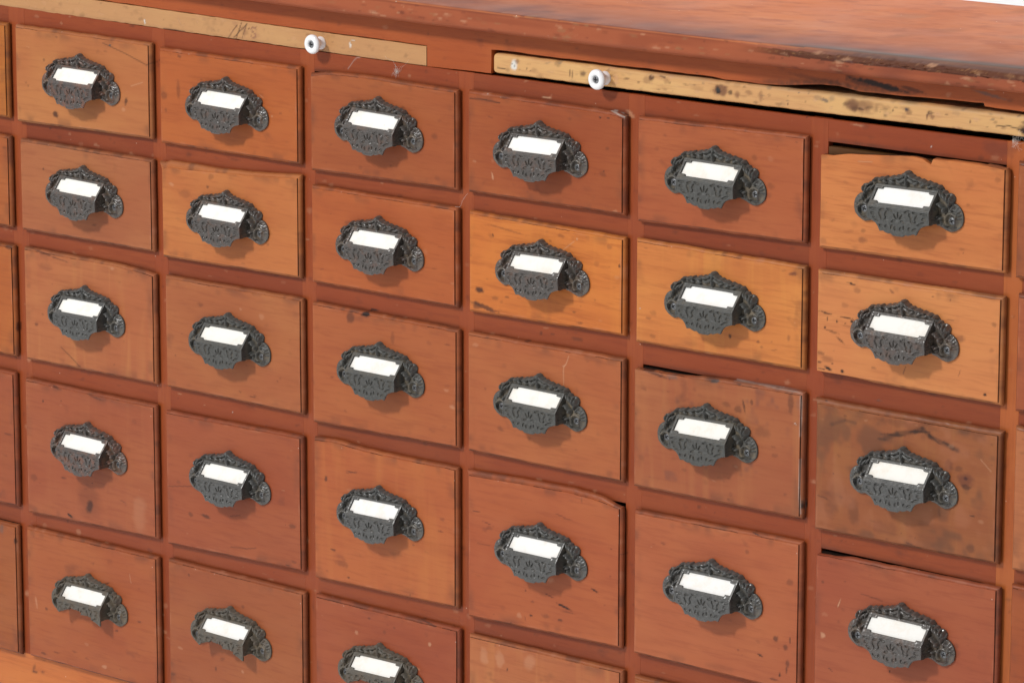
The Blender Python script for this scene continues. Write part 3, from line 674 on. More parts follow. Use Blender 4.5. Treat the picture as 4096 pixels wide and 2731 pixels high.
# carcass: back, ends, floor and dark interior
def box(V, F, x0, x1, y0, y1, z0, z1):
    s = len(V); V += [(x0, y0, z0), (x1, y0, z0), (x1, y1, z0), (x0, y1, z0), (x0, y0, z1), (x1, y0, z1), (x1, y1, z1), (x0, y1, z1)]
    F += [(s, s + 3, s + 2, s + 1), (s + 4, s + 5, s + 6, s + 7), (s, s + 1, s + 5, s + 4), (s + 1, s + 2, s + 6, s + 5), (s + 2, s + 3, s + 7, s + 6), (s + 3, s, s + 4, s + 7)]
V = []; F = []; box(V, F, XL + .019, XR - .019, .255, .267, -.70, .048); box(V, F, XL + .019, XR - .019, .0295, .255, .0045, .0105); box(V, F, XL + .019, XR - .019, .0295, .255, -.70, -.69)
cab('carcass_back', mesh('carcass_back', V, F, [M_inside]))
for x0, x1 in ((XL + .0006, XL + .0185), (XR - .0185, XR - .0006)):
    V = []; F = []; box(V, F, x0, x1, .0292, .27, -.70, .050); cab('end_panel', mesh('end_panel', V, F, [W_frame]))
V = []; F = []
for sx in (XL + .01, XR - .06): box(V, F, sx, sx + .05, .03, .08, -1.0, -.7005); box(V, F, sx, sx + .05, .2, .25, -1.0, -.7005)
for k in range(4):
    v = V[k * 8:(k + 1) * 8]; cab('foot', mesh('foot', v, [tuple(i for i in f) for f in F[:6]], [W_base]))
# apron with the cut-outs for the two writing boards
ap_pts = [(XL, .0385), (.30, .0388), (.4365, .0372), (.60, .0352), (.7382, .0345), (.8393, .0342), (.8396, .0170), (.9095, .0180), (.9099, .0374), (.9284, .0383), (.9700, .0378), (1.0100, .0383), (1.0400, .0379), (1.0700, .0386), (1.1135, .0382), (1.1297, .0389), (1.1500, .0377), (1.1648, .0380), (1.1850, .0378), (1.2024, .0388), (1.2266, .0413), (1.2450, .0435), (1.2589, .0440), (1.2700, .0428), (1.2785, .0418), (1.3144, .0424), (1.3500, .0436), (1.3924, .0450), (1.3936, .0424), (1.4283, .0422), (1.60, .0428), (XR, .043)]
X = np.unique(np.concatenate([grid_for(XL, XR, .0016), [p[0] for p in ap_pts]])); px, pz = zip(*ap_pts)
zb = np.interp(X, px, pz) + .0003 * vnoise(X, X * 0, 90, 2); zt = .0512 + np.clip(sag(X), 0, .0045) + np.where(X > 1.19, .0, 0)
def apron_marks(mk, V):
    x, z = V[:, 0], V[:, 2]; zbv = np.interp(x, px, pz)
    a = sstep(1.165, 1.205, x) * sstep(1.345, 1.30, x) * sstep(.0065, .002, z - zbv - .0008 * vnoise(x, z, 300, 4)); over(mk, a * .7 * (0.6 + .4 * vnoise(x, z, 500, 8)), (.035, .018, .012))
V, F, mk = board_mesh('apron', X, zb, zt, 18, FY, .021, [], 60, 41, .0003, over_fn=apron_marks)
cab('apron', mesh('apron', V, F, [W_apron], smooth=True, mark=mk, angle=30))
# thin strip under the countertop closes the cabinet
# writing boards
def pullout(name, x0, x1, zb_fn, zt_fn, y0, rad, mat, seed, wear, kinds, smax, extra=None, endround=0, hc=None):
    X = np.unique(np.concatenate([grid_for(x0, x1, .0013), x0 + np.array([.0004, .0009, .0016, .0026, .0040])])); nx = len(X)
    prof = []   # (y, w) w 0..1 vertical; front arc with rounded arrises
    for k in range(5): a = math.pi / 2 * k / 4; prof.append(('b', rad * (1 - math.sin(a)), rad * (1 - math.cos(a))))
    n = 12; rows = [('b', .19, rad * .0)]
    rows = [('B', .20, 0.0)] + [('B', rad * (1 - math.sin(math.pi / 2 * k / 4)), rad * (1 - math.cos(math.pi / 2 * k / 4))) for k in range(0, 5)]
    seq = [('B', rad + .0, 0, .22)]
    V = []; lines = []
    def addrow(fn): lines.append(fn)
    addrow(lambda x: (y0 + .22, zb_fn(x)))
    for k in range(5):
        a = math.pi / 2 * k / 4; addrow(lambda x, a=a: (y0 + rad * (1 - math.sin(a)), zb_fn(x) + rad * .55 * (1 - math.cos(a))))
    for k in range(1, 12): addrow(lambda x, k=k: (y0, (zb_fn(x) + rad * .55) * (1 - k / 12) + (zt_fn(x) - rad) * k / 12))
    for k in range(6):
        a = math.pi / 2 * k / 5; addrow(lambda x, a=a: (y0 + rad * (1 - math.cos(a)), zt_fn(x) - rad * (1 - math.sin(a))))
    addrow(lambda x: (y0 + rad + .012, zt_fn(x))); addrow(lambda x: (y0 + .22, zt_fn(x)))
    for fn in lines:
        for x in X:
            y, z = fn(x); e = x - x0
            if endround and e < endround:
                t = 1 - e / endround; q = (1 - math.sqrt(max(1 - t * t, 0))); zm = (zb_fn(x) + zt_fn(x)) / 2; z = zm + (z - zm) * (1 - .42 * q); y = y + endround * .7 * q if y < y0 + .1 else y
            V.append((x, y, z))
    V = np.array(V); nr = len(lines)
    V[:, 2] += .00025 * vnoise(V[:, 0], V[:, 1] * 0 + V[:, 2] * .2, 160, seed)
    F = [(j * nx + i, j * nx + i + 1, (j + 1) * nx + i + 1, (j + 1) * nx + i) for j in range(nr - 1) for i in range(nx - 1)]
    F.append(tuple(j * nx for j in range(nr))[::-1]); F.append(tuple(j * nx + nx - 1 for j in range(nr)))
    mk = paint(V[:, 0], V[:, 2]); m = V[:, 1] < y0 + .02; sub = mk[m]; random_wear(sub, V[m, 0], V[m, 2], wear, seed, kinds, smax); mk[m] = sub
    if extra: extra(mk, V)
    return cab(name, mesh(name, V, F, [mat], smooth=True, mark=mk, angle=40))
KC['i'] = (.30, .13, .08)
def left_marks(mk, V):
    X, Z = V[:, 0], V[:, 2]
    for kd, w, s, pts in [('d', .5, .75, [(.6096, .0188), (.6206, .0305)]), ('d', .6, .8, [(.6188, .0182), (.6253, .0322)]), ('i', 1.1, .45, [(.6300, .0299), (.6296, .0213)]), ('i', .8, .35, [(.6255, .0285), (.6262, .0225)]),
                          ('i', .9, .85, [(.6432, .0279), (.6424, .0298), (.6405, .0305), (.6385, .0300), (.6374, .0285), (.6380, .0268), (.6400, .0258), (.6418, .0246), (.6424, .0230), (.6412, .0216), (.6392, .0213), (.6368, .0221)]),
                          ('p', .5, .6, [(.5480, .030), (.5520, .024)]), ('d', .6, .8, [(.53, .0186), (.545, .0188), (.556, .0190)])]:
        stroke(mk, X, Z, pts, w, s, kd)
    blob(mk, X, Z, .6343, .0290, .0012, .0009, 0, .8, 'd')
    over(mk, .28 * sstep(.0032, 0, Z - (np.interp(X, [.13, .32, .84], [.0225, .0205, .0170]))) * (.7 + .5 * vnoise(X, Z, 120, 4)), (.22, .10, .05))
zbL = lambda x: float(np.interp(x, [.13, .319, .7524, .8394], [.0215, .0205, .0176, .0174])) - .0004
ztL = lambda x: float(np.interp(x, [.13, .4365, .7382, .8394], [.0372, .0358, .0331, .0330])) + .0003
BL = pullout('pull_out_board', XL + .02, .8389, zbL, ztL, FY - .0003, .0007, W_boardL, 51, 220, 'ppitrd', .26, left_marks)
BL['label'] = 'flush tan pull-out board with faint lettering on the left'
zbR = lambda x: float(np.interp(x, [.91, 1.1, 1.43, 1.6], [.0187, .0196, .0232, .0245]))
ztR = lambda x: float(np.interp(x, [.91, 1.1, 1.43, 1.6], [.0349, .0358, .0392, .0400]))
def right_marks(mk, V):
    X, Z = V[:, 0], V[:, 2]; zt = np.interp(X, [.91, 1.1, 1.43, 1.6], [.0349, .0358, .0392, .0400])
    over(mk, sstep(-.003, -.0002, Z - zt) * (.35 + .35 * vnoise(X, V[:, 1], 70, 6)) * sstep(1.0, 1.16, X), (.27, .20, .125))
BRd = pullout('pull_out_board', .9108, 1.6, zbR, ztR, FY - .0008, .0030, W_boardR, 52, 300, 'drrkppgd', .45, right_marks, endround=.006)
BRd['label'] = 'pale stained pull-out board sitting loose in its slot'
# ---------------------------------------------------------------- countertop
def countertop():
    X = np.unique(np.concatenate([grid_for(XL - .012, XR + .012, .0012)])); nx = len(X)
    dz = np.clip(sag(X), 0, .0045); zl = .0536 + dz; zh = .0716 + dz * .9; yf = -.0120; yb = .2925
    dmg = sstep(1.165, 1.30, X)      # damaged, worn arris towards the right
    rows = []
    def R(y, z): rows.append((y, z))
    R(np.full(nx, yb), zl); R(np.full(nx, .0300), zl); R(np.full(nx, yf + .0075), zl)
    for k in range(1, 6):
        a = math.pi / 2 * k / 5; R(yf + .0070 * (1 - math.sin(a)) + 0 * X, zl + .0050 * (1 - math.cos(a)))
    ch = .0022 + .0050 * dmg + .0010 * dmg * vnoise(X, X * 0, 60, 3)     # height of the rounded or broken arris
    cd = .0022 + .0085 * dmg
    for k in range(1, 8): R(yf + 0 * X, (zl + .005) * (1 - k / 8) + (zh - ch) * k / 8)
    for k in range(0, 9):
        a = math.pi / 2 * k / 8
        n = dmg * (.0010 * vnoise(X, X * 0 + k * .003, 260, 7 + k) + .0005 * vnoise(X, X * 0 + k, 700, 9))
        fl = 1 - .30 * dmg * math.sin(2 * a)
        R(yf + cd * (1 - math.cos(a)) + n * (k < 7), zh - ch * (1 - math.sin(a)) * (1) + 0 * n - .0014 * dmg * math.sin(2 * a))
    for q in (.002, .005, .010, .017, .026, .037, .050, .066, .085, .107, .13, .155, .18, .205, .23, .255, .275): R(yf + cd + q * (yb - yf - .014) / .275, zh + 0 * X)
    R(np.full(nx, yb), zh)
    V = []; 
    for y, z in rows: V += list(zip(X, y, z))
    V = np.array(V, float); nr = len(rows)
    F = [(j * nx + i, j * nx + i + 1, (j + 1) * nx + i + 1, (j + 1) * nx + i) for j in range(nr - 1) for i in range(nx - 1)]
    F.append(tuple(j * nx for j in range(nr))[::-1]); F.append(tuple(j * nx + nx - 1 for j in range(nr))); F += [((nr - 1) * nx + i, (nr - 1) * nx + i + 1, i + 1, i) for i in range(nx - 1)]
    mk = np.zeros((len(V), 4)); x, y, z = V.T; zhv = .0716 + np.clip(sag(x), 0, .0045) * .9; dm = sstep(1.165, 1.30, x)
    topm = z > zhv - .0004
    over(mk, (z < zhv - .0015) * (y < .004) * .9, (.345, .092, .042)); over(mk, (z < zhv - .0015) * (y < .004) * sstep(.0, .7, vnoise(x, z * 6, 30, 21)) * .35, (.20, .045, .022))
    over(mk, topm * .55 * sstep(.150, .0, y + .030 * vnoise(x * .35, y * 4, 22, 5)) * (.8 + .2 * vnoise(x * .2, y * 3, 90, 7)), (.185, .055, .036))
    # dark worn band along the front of the top, grey where the finish is gone
    over(mk, topm * .72 * sstep(.070, .004, y + .25 * .02 * vnoise(x, y, 14, 3)) * (.75 + .35 * vnoise(x, y, 50, 5)) * sstep(.55, .95, x), (.120, .046, .040))
    over(mk, sstep(.0125, .004, y - .012 * (dm - 1) - .002 * vnoise(x, y, 60, 8)) * topm * dm * .85, (.085, .070, .062))
    over(mk, (z > zhv - .0030) * (z <= zhv - .0003) * dm * (y < .004) * .75, (.060, .055, .052))
    hb = (z > zhv - .0078) * (z <= zhv - .0030) * sstep(1.17, 1.23, x)
    nn = vnoise(x, z, 420, 2) * .6 + vnoise(x, z, 900, 6) * .4
    over(mk, hb * .8, (.045, .020, .010)); over(mk, hb * sstep(.25, .7, nn) * .75, (.26, .12, .05)); over(mk, hb * sstep(.80, .95, nn) * .8, (.6, .45, .30))
    over(mk, (z < zhv - .006) * (y < .0) * sstep(1.12, 1.3, x) * .35 * (.6 + .6 * vnoise(x, z, 40, 3)), (.075, .022, .022))
    over(mk, (z < zhv - .004) * (y < .0) * (z > .056) * sstep(1.19, .9, x) * .30 * sstep(.1, .7, vnoise(x, z, 25, 13)), (.11, .03, .02))
    over(mk, (np.abs(z - zhv + .0018) < .0014) * (y < 0) * sstep(1.2, 1.1, x) * .3, (.09, .02, .014))
    rg = random.Random(5)
    for _ in range(240):     # chips, scuffs on front; pale dust and scratches on the top
        cx, cz = rg.uniform(.75, 1.6), rg.uniform(.056, .072); L = rg.uniform(.0008, .005); blob(mk, x, z + 1e3 * (y > 0), cx, cz, L, L * .3, rg.uniform(-8, 8), rg.uniform(.1, .4), rg.choice('pdrt'))
    for _ in range(160):
        cx, cy = rg.uniform(.75, 1.6), rg.uniform(.0, .27); L = rg.uniform(.004, .03); blob(mk, x, np.where(topm, y, 99), cx, cy, L, L * rg.uniform(.05, .15), rg.uniform(-3, 3), rg.uniform(.08, .26), rg.choice('ptdr'))
    return cab('countertop', mesh('countertop', V, F, [W_top], smooth=True, mark=mk, angle=50))
countertop()
# ---------------------------------------------------------------- drawer fronts
COL = {'c0r1': (187, 112, 58), 'c0r2': (175, 100, 62), 'c0r3': (187, 106, 60), 'c0r4': (165, 90, 64), 'c0r5': (165, 93, 60), 'c1r1': (193, 123, 77), 'c1r2': (174, 107, 75), 'c1r3': (186, 111, 73), 'c1r4': (167, 93, 67), 'c1r5': (173, 96, 64), 'c2r1': (183, 102, 62), 'c2r2': (199, 121, 72), 'c2r3': (175, 105, 71), 'c2r4': (163, 87, 63), 'c2r5': (166, 95, 65), 'c3r1': (169, 95, 63), 'c3r2': (185, 100, 61), 'c3r3': (175, 99, 66), 'c3r4': (183, 102, 66), 'c3r5': (164, 86, 62), 'c4r1': (165, 89, 60), 'c4r2': (213, 125, 65), 'c4r3': (180, 105, 70), 'c4r4': (178, 97, 66), 'c4r5': (186, 110, 72), 'c5r1': (174, 95, 66), 'c5r2': (215, 134, 74), 'c5r3': (168, 98, 70), 'c5r4': (185, 104, 70), 'c5r5': (165, 95, 62), 'c6r5': (165, 92, 60), 'c7r5': (165, 92, 60), 'c6r1': (213, 132, 79), 'c6r2': (220, 144, 88), 'c6r3': (157, 96, 66), 'c6r4': (167, 90, 67), 'c7r1': (162, 92, 64), 'c7r2': (170, 94, 66), 'c7r3': (190, 118, 78), 'c7r4': (162, 85, 58)}
FIG = {'c4r5': .45, 'c5r2': .30, 'c1r3': .40, 'c3r4': .30, 'c5r3': .35, 'c0r3': .3, 'c4r2': .2, 'c6r3': .30, 'c1r4': .15}
GR = {'c6r1': 1.5, 'c5r2': 1.2, 'c4r2': 1.5, 'c6r3': .7, 'c5r3': .7, 'c1r1': .8}
MOT = {'c6r3': 1.5, 'c5r3': 1.4, 'c1r3': 1.3, 'c3r4': 1.2}
TOPS = {  # worn or broken top edges: (x, z) of the field's upper edge
 'c6r1': [(1.2501, -.0095), (1.2600, -.0090), (1.2746, -.0062), (1.3012, -.0042), (1.3318, -.0012), (1.3400, -.0014), (1.3440, -.0022), (1.3515, -.0056), (1.3530, -.0010), (1.3708, -.0006), (1.3879, -.0006), (1.4091, -.0010), (1.4170, -.0022)],
 'c2r2': [(.5322, -.1040), (.5396, -.1016), (.5581, -.1016), (.5709, -.1010), (.5855, -.1003), (.6398, -.0975), (.6955, -.0935)],
 'c4r4': [(.891, -.3204), (.9576, -.3178), (.9976, -.3168), (1.0213, -.3175), (1.0339, -.3188), (1.0496, -.3208), (1.0525, -.3212)],
 'c3r1': [(.7137, -.0040), (.729, -.0010), (.7551, .0005), (.79, .0003), (.83, -.0006), (.8752, -.0011)],
 'c4r1': [(.8918, .0001), (1.02, -.0012), (1.040, -.0014), (1.048, -.0022), (1.0532, -.0034)],
 'c1r3': [(.3514, -.1996), (.45, -.1993), (.490, -.1998), (.508, -.2012), (.5164, -.2024)],
 'c3r4': [(.7139, -.3190), (.735, -.3172), (.76, -.3190), (.80, -.3196), (.8746, -.3187)]}
LIP = {'c6r1': lambda u: np.where(u > .60, .25, .02) + .25 * (u > .9), 'c5r3': lambda u: .30 + .7 * sstep(.25, .45, u), 'c6r4': lambda u: .35 + .65 * sstep(.08, .2, u), 'c2r2': lambda u: 1.3 + .9 * (1 - sstep(.12, .5, u)), 'c4r4': lambda u: 1.6 - .9 * sstep(.85, 1.0, u), 'c6r3': lambda u: 1.5 + 0 * u}
BOT = {'c6r2': lambda u: .35 + .65 * sstep(.1, .35, u)}
def drawer_mesh(key):
    x0, x1, ztl, ztr, zbl, zbr, pcx, pcz = DR[key]; seed = int(key[1]) * 10 + int(key[3])
    ox, oz = (x0 + x1) / 2, (ztl + zbl) / 2
    xs = np.linspace(x0, x1, 190); nx = len(xs); nz = max(int((ztl - zbl) / .0009), 20); u = (xs - x0) / (x1 - x0)
    if key in TOPS: tx, tz = zip(*TOPS[key]); ztop = np.interp(xs, tx, tz)
    else: ztop = ztl + (ztr - ztl) * u
    ztop = ztop + .00025 * vnoise(xs, xs * 0, 70, seed) + .00018 * vnoise(xs, xs * 0, 260, seed); zbot = zbl + (zbr - zbl) * u + .0002 * vnoise(xs, xs * 0, 80, seed + 3)
    W = np.linspace(0, 1, nz); Xg = np.tile(xs, nz); Zg = (zbot[None, :] + (ztop - zbot)[None, :] * W[:, None]).ravel()
    wav = .00022 * vnoise(Xg, Zg, 28, seed) * np.repeat(np.sin(np.pi * W), nx)
    V = np.stack([Xg, wav, Zg], 1); G = lambda i, j: j * nx + i
    F = [(G(i, j), G(i + 1, j), G(i + 1, j + 1), G(i, j + 1)) for j in range(nz - 1) for i in range(nx - 1)]; mi = [0] * len(F)
    per = [(i, 0) for i in range(nx)] + [(nx - 1, j) for j in range(1, nz)] + [(i, nz - 1) for i in range(nx - 2, -1, -1)] + [(0, j) for j in range(nz - 2, 0, -1)]
    pidx = np.array([G(i, j) for i, j in per]); P0 = V[pidx]; I = np.array([i for i, j in per]); J = np.array([j for i, j in per])
    dx = np.where(I == 0, -1., np.where(I == nx - 1, 1., 0)); dz = np.where(J == 0, -1., np.where(J == nz - 1, 1., 0))
    lip = np.ones(len(per)); uu = u[I]
    if key in LIP: lip = np.where(J == nz - 1, LIP[key](uu), lip)
    if key in BOT: lip = np.where(J == 0, BOT[key](uu), lip)
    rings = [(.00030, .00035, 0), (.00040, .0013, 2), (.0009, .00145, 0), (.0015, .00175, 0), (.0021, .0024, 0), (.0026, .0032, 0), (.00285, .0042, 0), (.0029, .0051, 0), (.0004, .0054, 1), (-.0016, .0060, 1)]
    prev = pidx; n = len(per); allv = [V]
    cnt = len(V); wr = np.random.RandomState(seed)
    for off, yy, m in rings:
        k = np.where(lip < 1, lip, 1.) if off > .0005 else lip * 0 + 1
        ex = np.where((lip > 1) & (off > .0005), lip, 1.)
        o = off * k * ex; nb = .00015 * vnoise(P0[:, 0] + P0[:, 2], P0[:, 2] * 0, 150, seed) if .0008 < off else 0
        pts = np.stack([P0[:, 0] + dx * (o + nb), np.full(n, yy), P0[:, 2] + dz * (o + nb)], 1)
        ring = np.arange(cnt, cnt + n); cnt += n; allv.append(pts)
        F += [(prev[q], ring[q], ring[(q + 1) % n], prev[(q + 1) % n]) for q in range(n)]; mi += [m if m != 2 or J[q] < nz - 1 or vnoise(P0[q:q+1, 0], P0[q:q+1, 2] * 0, 60, seed)[0] > .25 else 0 for q in range(n)]; prev = ring
    V = np.vstack(allv)
    # drawer box behind the front
    b0 = len(V); bx0, bx1 = stile_x[int(key[1])][1] + .0012, stile_x[int(key[1]) + 1][0] - .0012
    zt_b = {'1': -.0018, '2': -.1005, '3': -.2015, '4': -.3215, '5': -.461}[key[3]] - (.0016 if key == 'c6r1' else 0); zb_b = min(zbl, zbr) + .0025
    bv = []; bf = []; box(bv, bf, bx0, bx1, .0066, .2500, zb_b, zt_b); V = np.vstack([V, bv]); F += [tuple(b0 + i for i in f) for f in bf]; mi += [1 if key != 'c6r1' else 3] * 6
    mk = paint(V[:, 0], V[:, 2]); nf = nx * nz; sub = mk[:nf]
    random_wear(sub, V[:nf, 0], V[:nf, 2], 14 if key not in ('c5r3', 'c6r3', 'c4r2') else 36, seed * 3, 'drddp', .32)
    # handled edges: patches of grime and rubbed finish following the rim
    ex = np.minimum(V[:nf, 0] - x0, x1 - V[:nf, 0]); ez = np.minimum(np.repeat(W, nx) * (ztop - zbot)[np.tile(np.arange(nx), nz)], (1 - np.repeat(W, nx)) * (ztop - zbot)[np.tile(np.arange(nx), nz)])
    e = np.minimum(ex, ez); nn = vnoise(V[:nf, 0], V[:nf, 2], 45, seed) * .6 + vnoise(V[:nf, 0], V[:nf, 2], 160, seed) * .4
    over(sub, sstep(.010, .0, e) * sstep(.0, .7, nn) * .38, (.075, .030, .020)); over(sub, sstep(.0022, .0, e) * sstep(-.1, -.8, nn) * .35, (.50, .20, .11))
    if key == 'c6r3':
        g = vnoise(V[:nf, 0], V[:nf, 2], 60, 4) * .5 + vnoise(V[:nf, 0], V[:nf, 2], 170, 8) * .3 + vnoise(V[:nf, 0], V[:nf, 2], 25, 2) * .4
        over(sub, sstep(.05, .6, g) * .50, (.095, .042, .024)); over(sub, sstep(-.1, -.6, g) * .30, (.40, .15, .075))
    if key == 'c5r3':
        g = vnoise(V[:nf, 0], V[:nf, 2], 50, 4) * .5 + vnoise(V[:nf, 0], V[:nf, 2], 200, 8) * .4; over(sub, sstep(.2, .7, g) * .4, (.10, .045, .04))
    mk[:nf] = sub
    rim = V[nf:b0]; rm = mk[nf:b0]
    g = vnoise(rim[:, 0], rim[:, 2], 55, seed + 9) * .6 + vnoise(rim[:, 0], rim[:, 2], 190, seed) * .4
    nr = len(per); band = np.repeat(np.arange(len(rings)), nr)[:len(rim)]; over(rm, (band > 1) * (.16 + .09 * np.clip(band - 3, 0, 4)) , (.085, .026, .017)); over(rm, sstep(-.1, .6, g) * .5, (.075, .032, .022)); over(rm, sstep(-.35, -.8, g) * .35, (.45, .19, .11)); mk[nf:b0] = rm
    if key == 'c6r1': mk[b0:] = 0
    V = V - np.array([ox, 0, oz])
    k_ = [((v / 255.0) ** 2.2 * f_) ** (1 / 2.2) * 255 for v, f_ in zip(COL[key], (.90, .86, .87) if COL[key][0] < 185 else (.86, .84, .92))]
    fig, gr, mo = FIG.get(key, 0), GR.get(key, 1.0), MOT.get(key, 1.0)
    mat = wood('drawer_wood_' + ('honey' if COL[key][0] > 185 else 'red'), k_, seed + 40, grain=gr, mottle=mo, figure=fig)
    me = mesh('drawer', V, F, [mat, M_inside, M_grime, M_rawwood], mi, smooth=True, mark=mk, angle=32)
    return me, (ox, 0, oz)
# ---------------------------------------------------------------- cast-iron pulls
OUT_R = [(0, .0342), (.0022, .0336), (.0040, .0318), (.0060, .0312), (.0070, .0300), (.0100, .0302), (.0125, .0288), (.0150, .0292), (.0180, .0281), (.0192, .0270), (.0212, .0284), (.0236, .0276), (.0252, .0270), (.0275, .0272), (.0300, .0260), (.0328, .0262), (.0350, .0240), (.0356, .0228), (.0380, .0224), (.0392, .0206), (.0412, .0208), (.0438, .0200), (.0456, .0178), (.0450, .0148), (.0440, .0132), (.0470, .0128), (.0500, .0106), (.0520, .0078), (.0530, .0045), (.0530, .0012), (.0520, -.0026), (.0490, -.0056), (.0450, -.0078), (.0421, -.0083), (.0385, -.0075), (.0345, -.0058), (.0315, -.0048), (.0285, -.0046), (.0262, -.0045)]
RELIEF = [  # cx, cz, rx, rz, angle, height  (right half, mirrored)
 (0, .0318, .0026, .0028, 0, .0030), (.0036, .0298, .0030, .0017, -38, .0026), (.0082, .0284, .0036, .0018, -8, .0026), (.0136, .0273, .0034, .0017, -18, .0024), (.0176, .0262, .0022, .0014, -20, .0020),
 (.0214, .0268, .0018, .0017, 0, .0030), (.0262, .0256, .0026, .0018, -12, .0024), (.0322, .0248, .0021, .0021, 0, .0034), (.0362, .0216, .0016, .0016, 0, .0030), (.0385, .0205, .0019, .0016, -40, .0026),
 (0, .0262, .0012, .0052, 0, .0030), (.0035, .0262, .0042, .0014, -25, .0020), (.0100, .0248, .0060, .0012, -6, .0018), (.0195, .0238, .0050, .0011, -6, .0017),
 (.0425, .0168, .0017, .0042, -28, .0038), (.0446, .0150, .0015, .0036, -52, .0030), (.0395, .0158, .0015, .0040, 12, .0036), (.0368, .0168, .0014, .0042, 42, .0030), (.0412, .0118, .0012, .0030, -10, .0030),
 (.0335, .0182, .0013, .0038, 40, .0026), (.0345, .0105, .0036, .0018, -35, .0042), (.0318, .0118, .0024, .0015, 20, .0040), (.0372, .0078, .0021, .0024, 0, .0044), (.0330, .0010, .0030, .0014, 20, .0030), (.0312, .0022, .0020, .0012, 35, .0032),
 (.0462, .0082, .0036, .0014, -22, .0024), (.0436, .0098, .0030, .0013, 60, .0030), (.0485, .0074, .0011, .0034, -12, .0020), (.0505, .0050, .0022, .0010, 12, .0032), (.0500, .0078, .0022, .0009, 35, .0032), (.0482, .0098, .0020, .0009, 58, .0030), (.0508, .0022, .0020, .0009, -8, .0030),
 (.0470, -.0010, .0010, .0048, -12, .0020), (.0440, -.0052, .0040, .0009, -2, .0028), (.0375, -.0040, .0030, .0009, -35, .0026), (.0348, -.0020, .0009, .0026, 20, .0026)]
def seg_dist(X, Z, poly):
    d = np.full(X.shape, 9.); n = len(poly); inside = np.zeros(X.shape, bool); qx = X.copy(); qz = Z.copy()
    for k in range(n):
        ax, az = poly[k]; bx, bz = poly[(k + 1) % n]; L2 = (bx - ax) ** 2 + (bz - az) ** 2 + 1e-15
        t = np.clip(((X - ax) * (bx - ax) + (Z - az) * (bz - az)) / L2, 0, 1); cx = ax + t * (bx - ax); cz = az + t * (bz - az); dd = np.hypot(X - cx, Z - cz)
        m = dd < d; d[m] = dd[m]; qx[m] = cx[m]; qz[m] = cz[m]
        c = ((az > Z) != (bz > Z)) & (X < (bx - ax) * (Z - az) / (bz - az + 1e-15) + ax); inside ^= c
    return d, inside, qx, qz
def relief(poly, step, hfun, mapf, back, bounds):
    """grid clipped to a polygon, displaced by hfun and mapped to 3-D, with side walls down to `back`"""
    x0, x1, z0, z1 = bounds; nx = int((x1 - x0) / step) + 1; nz = int((z1 - z0) / step) + 1
    X, Z = np.meshgrid(np.linspace(x0, x1, nx), np.linspace(z0, z1, nz)); d, ins, qx, qz = seg_dist(X, Z, poly)
    cell = ins[:-1, :-1].astype(int) + ins[1:, :-1] + ins[:-1, 1:] + ins[1:, 1:] >= 2
    use = np.zeros(X.shape, bool); use[:-1, :-1] |= cell; use[1:, :-1] |= cell; use[:-1, 1:] |= cell; use[1:, 1:] |= cell
    full = np.zeros(X.shape, int); full[:-1, :-1] += cell; full[1:, :-1] += cell; full[:-1, 1:] += cell; full[1:, 1:] += cell
    bnd = use & (full < 4); ok = bnd & (d < step * 1.2); X = np.where(ok, qx, X); Z = np.where(ok, qz, Z); d = np.where(bnd, 0, d)
    H, cav = hfun(X, Z, d); idx = -np.ones(X.shape, int); idx[use] = np.arange(use.sum()); top = mapf(X[use], Z[use], H[use]); nt = len(top)
    F = []
    js, is_ = np.nonzero(cell)
    for j, i in zip(js, is_): F.append((idx[j, i], idx[j, i + 1], idx[j + 1, i + 1], idx[j + 1, i]))
    E = {}
    for f in F:
        for a, b in zip(f, f[1:] + f[:1]):
            if (b, a) in E: del E[(b, a)]
            else: E[(a, b)] = 1
    bv = {}; low = []; Xu, Zu = X[use], Z[use]
    for a, b in E:
        for q in (a, b):
            if q not in bv: bv[q] = nt + len(low); low.append(q)
    lowp = mapf(Xu[low], Zu[low], np.full(len(low), back)); W = [(b, a, bv[a], bv[b]) for a, b in E]
    mk = np.zeros((nt + len(low), 4)); mk[:, 3] = np.concatenate([cav[use], np.zeros(len(low))])
    return np.vstack([top, lowp]), F + W, mk
def bumps(X, Z, lst, mirror=True):
    H = np.zeros(X.shape)
    for cx, cz, rx, rz, ang, h in lst:
        for sg in ((1, -1) if mirror and abs(cx) > 1e-6 else (1,)):
            x = X * sg - cx; z = Z - cz; c, s = math.cos(math.radians(ang)), math.sin(math.radians(ang))
            r = ((x * c + z * s) / rx) ** 2 + ((-x * s + z * c) / rz) ** 2
            H = np.maximum(H, h * np.clip(1 - r, 0, 1) ** .62)
    return H
def cutset():
    return [(0, .0012, .0008, .0026, 0, 1), (.0026, .0000, .0008, .0024, -32, 1), (.0042, -.0036, .0020, .0009, -14, 1), (.0026, -.0088, .0011, .0015, -20, 1), (.0056, -.0080, .0009, .0018, 12, 1),
            (.0080, .0046, .0026, .0009, 18, 1), (.0112, .0016, .0011, .0024, 30, 1), (.0152, .0042, .0024, .0009, -16, 1), (.0164, .0004, .0012, .0024, -24, 1),
            (.0232, .0042, .0032, .0010, 0, 1), (.0234, .0004, .0020, .0014, 10, 1), (.0205, -.0034, .0034, .0008, 26, 1), (.0106, -.0082, .0013, .0014, 0, 1), (.0150, -.0082, .0024, .0009, 24, 1)]
CUTS = cutset()
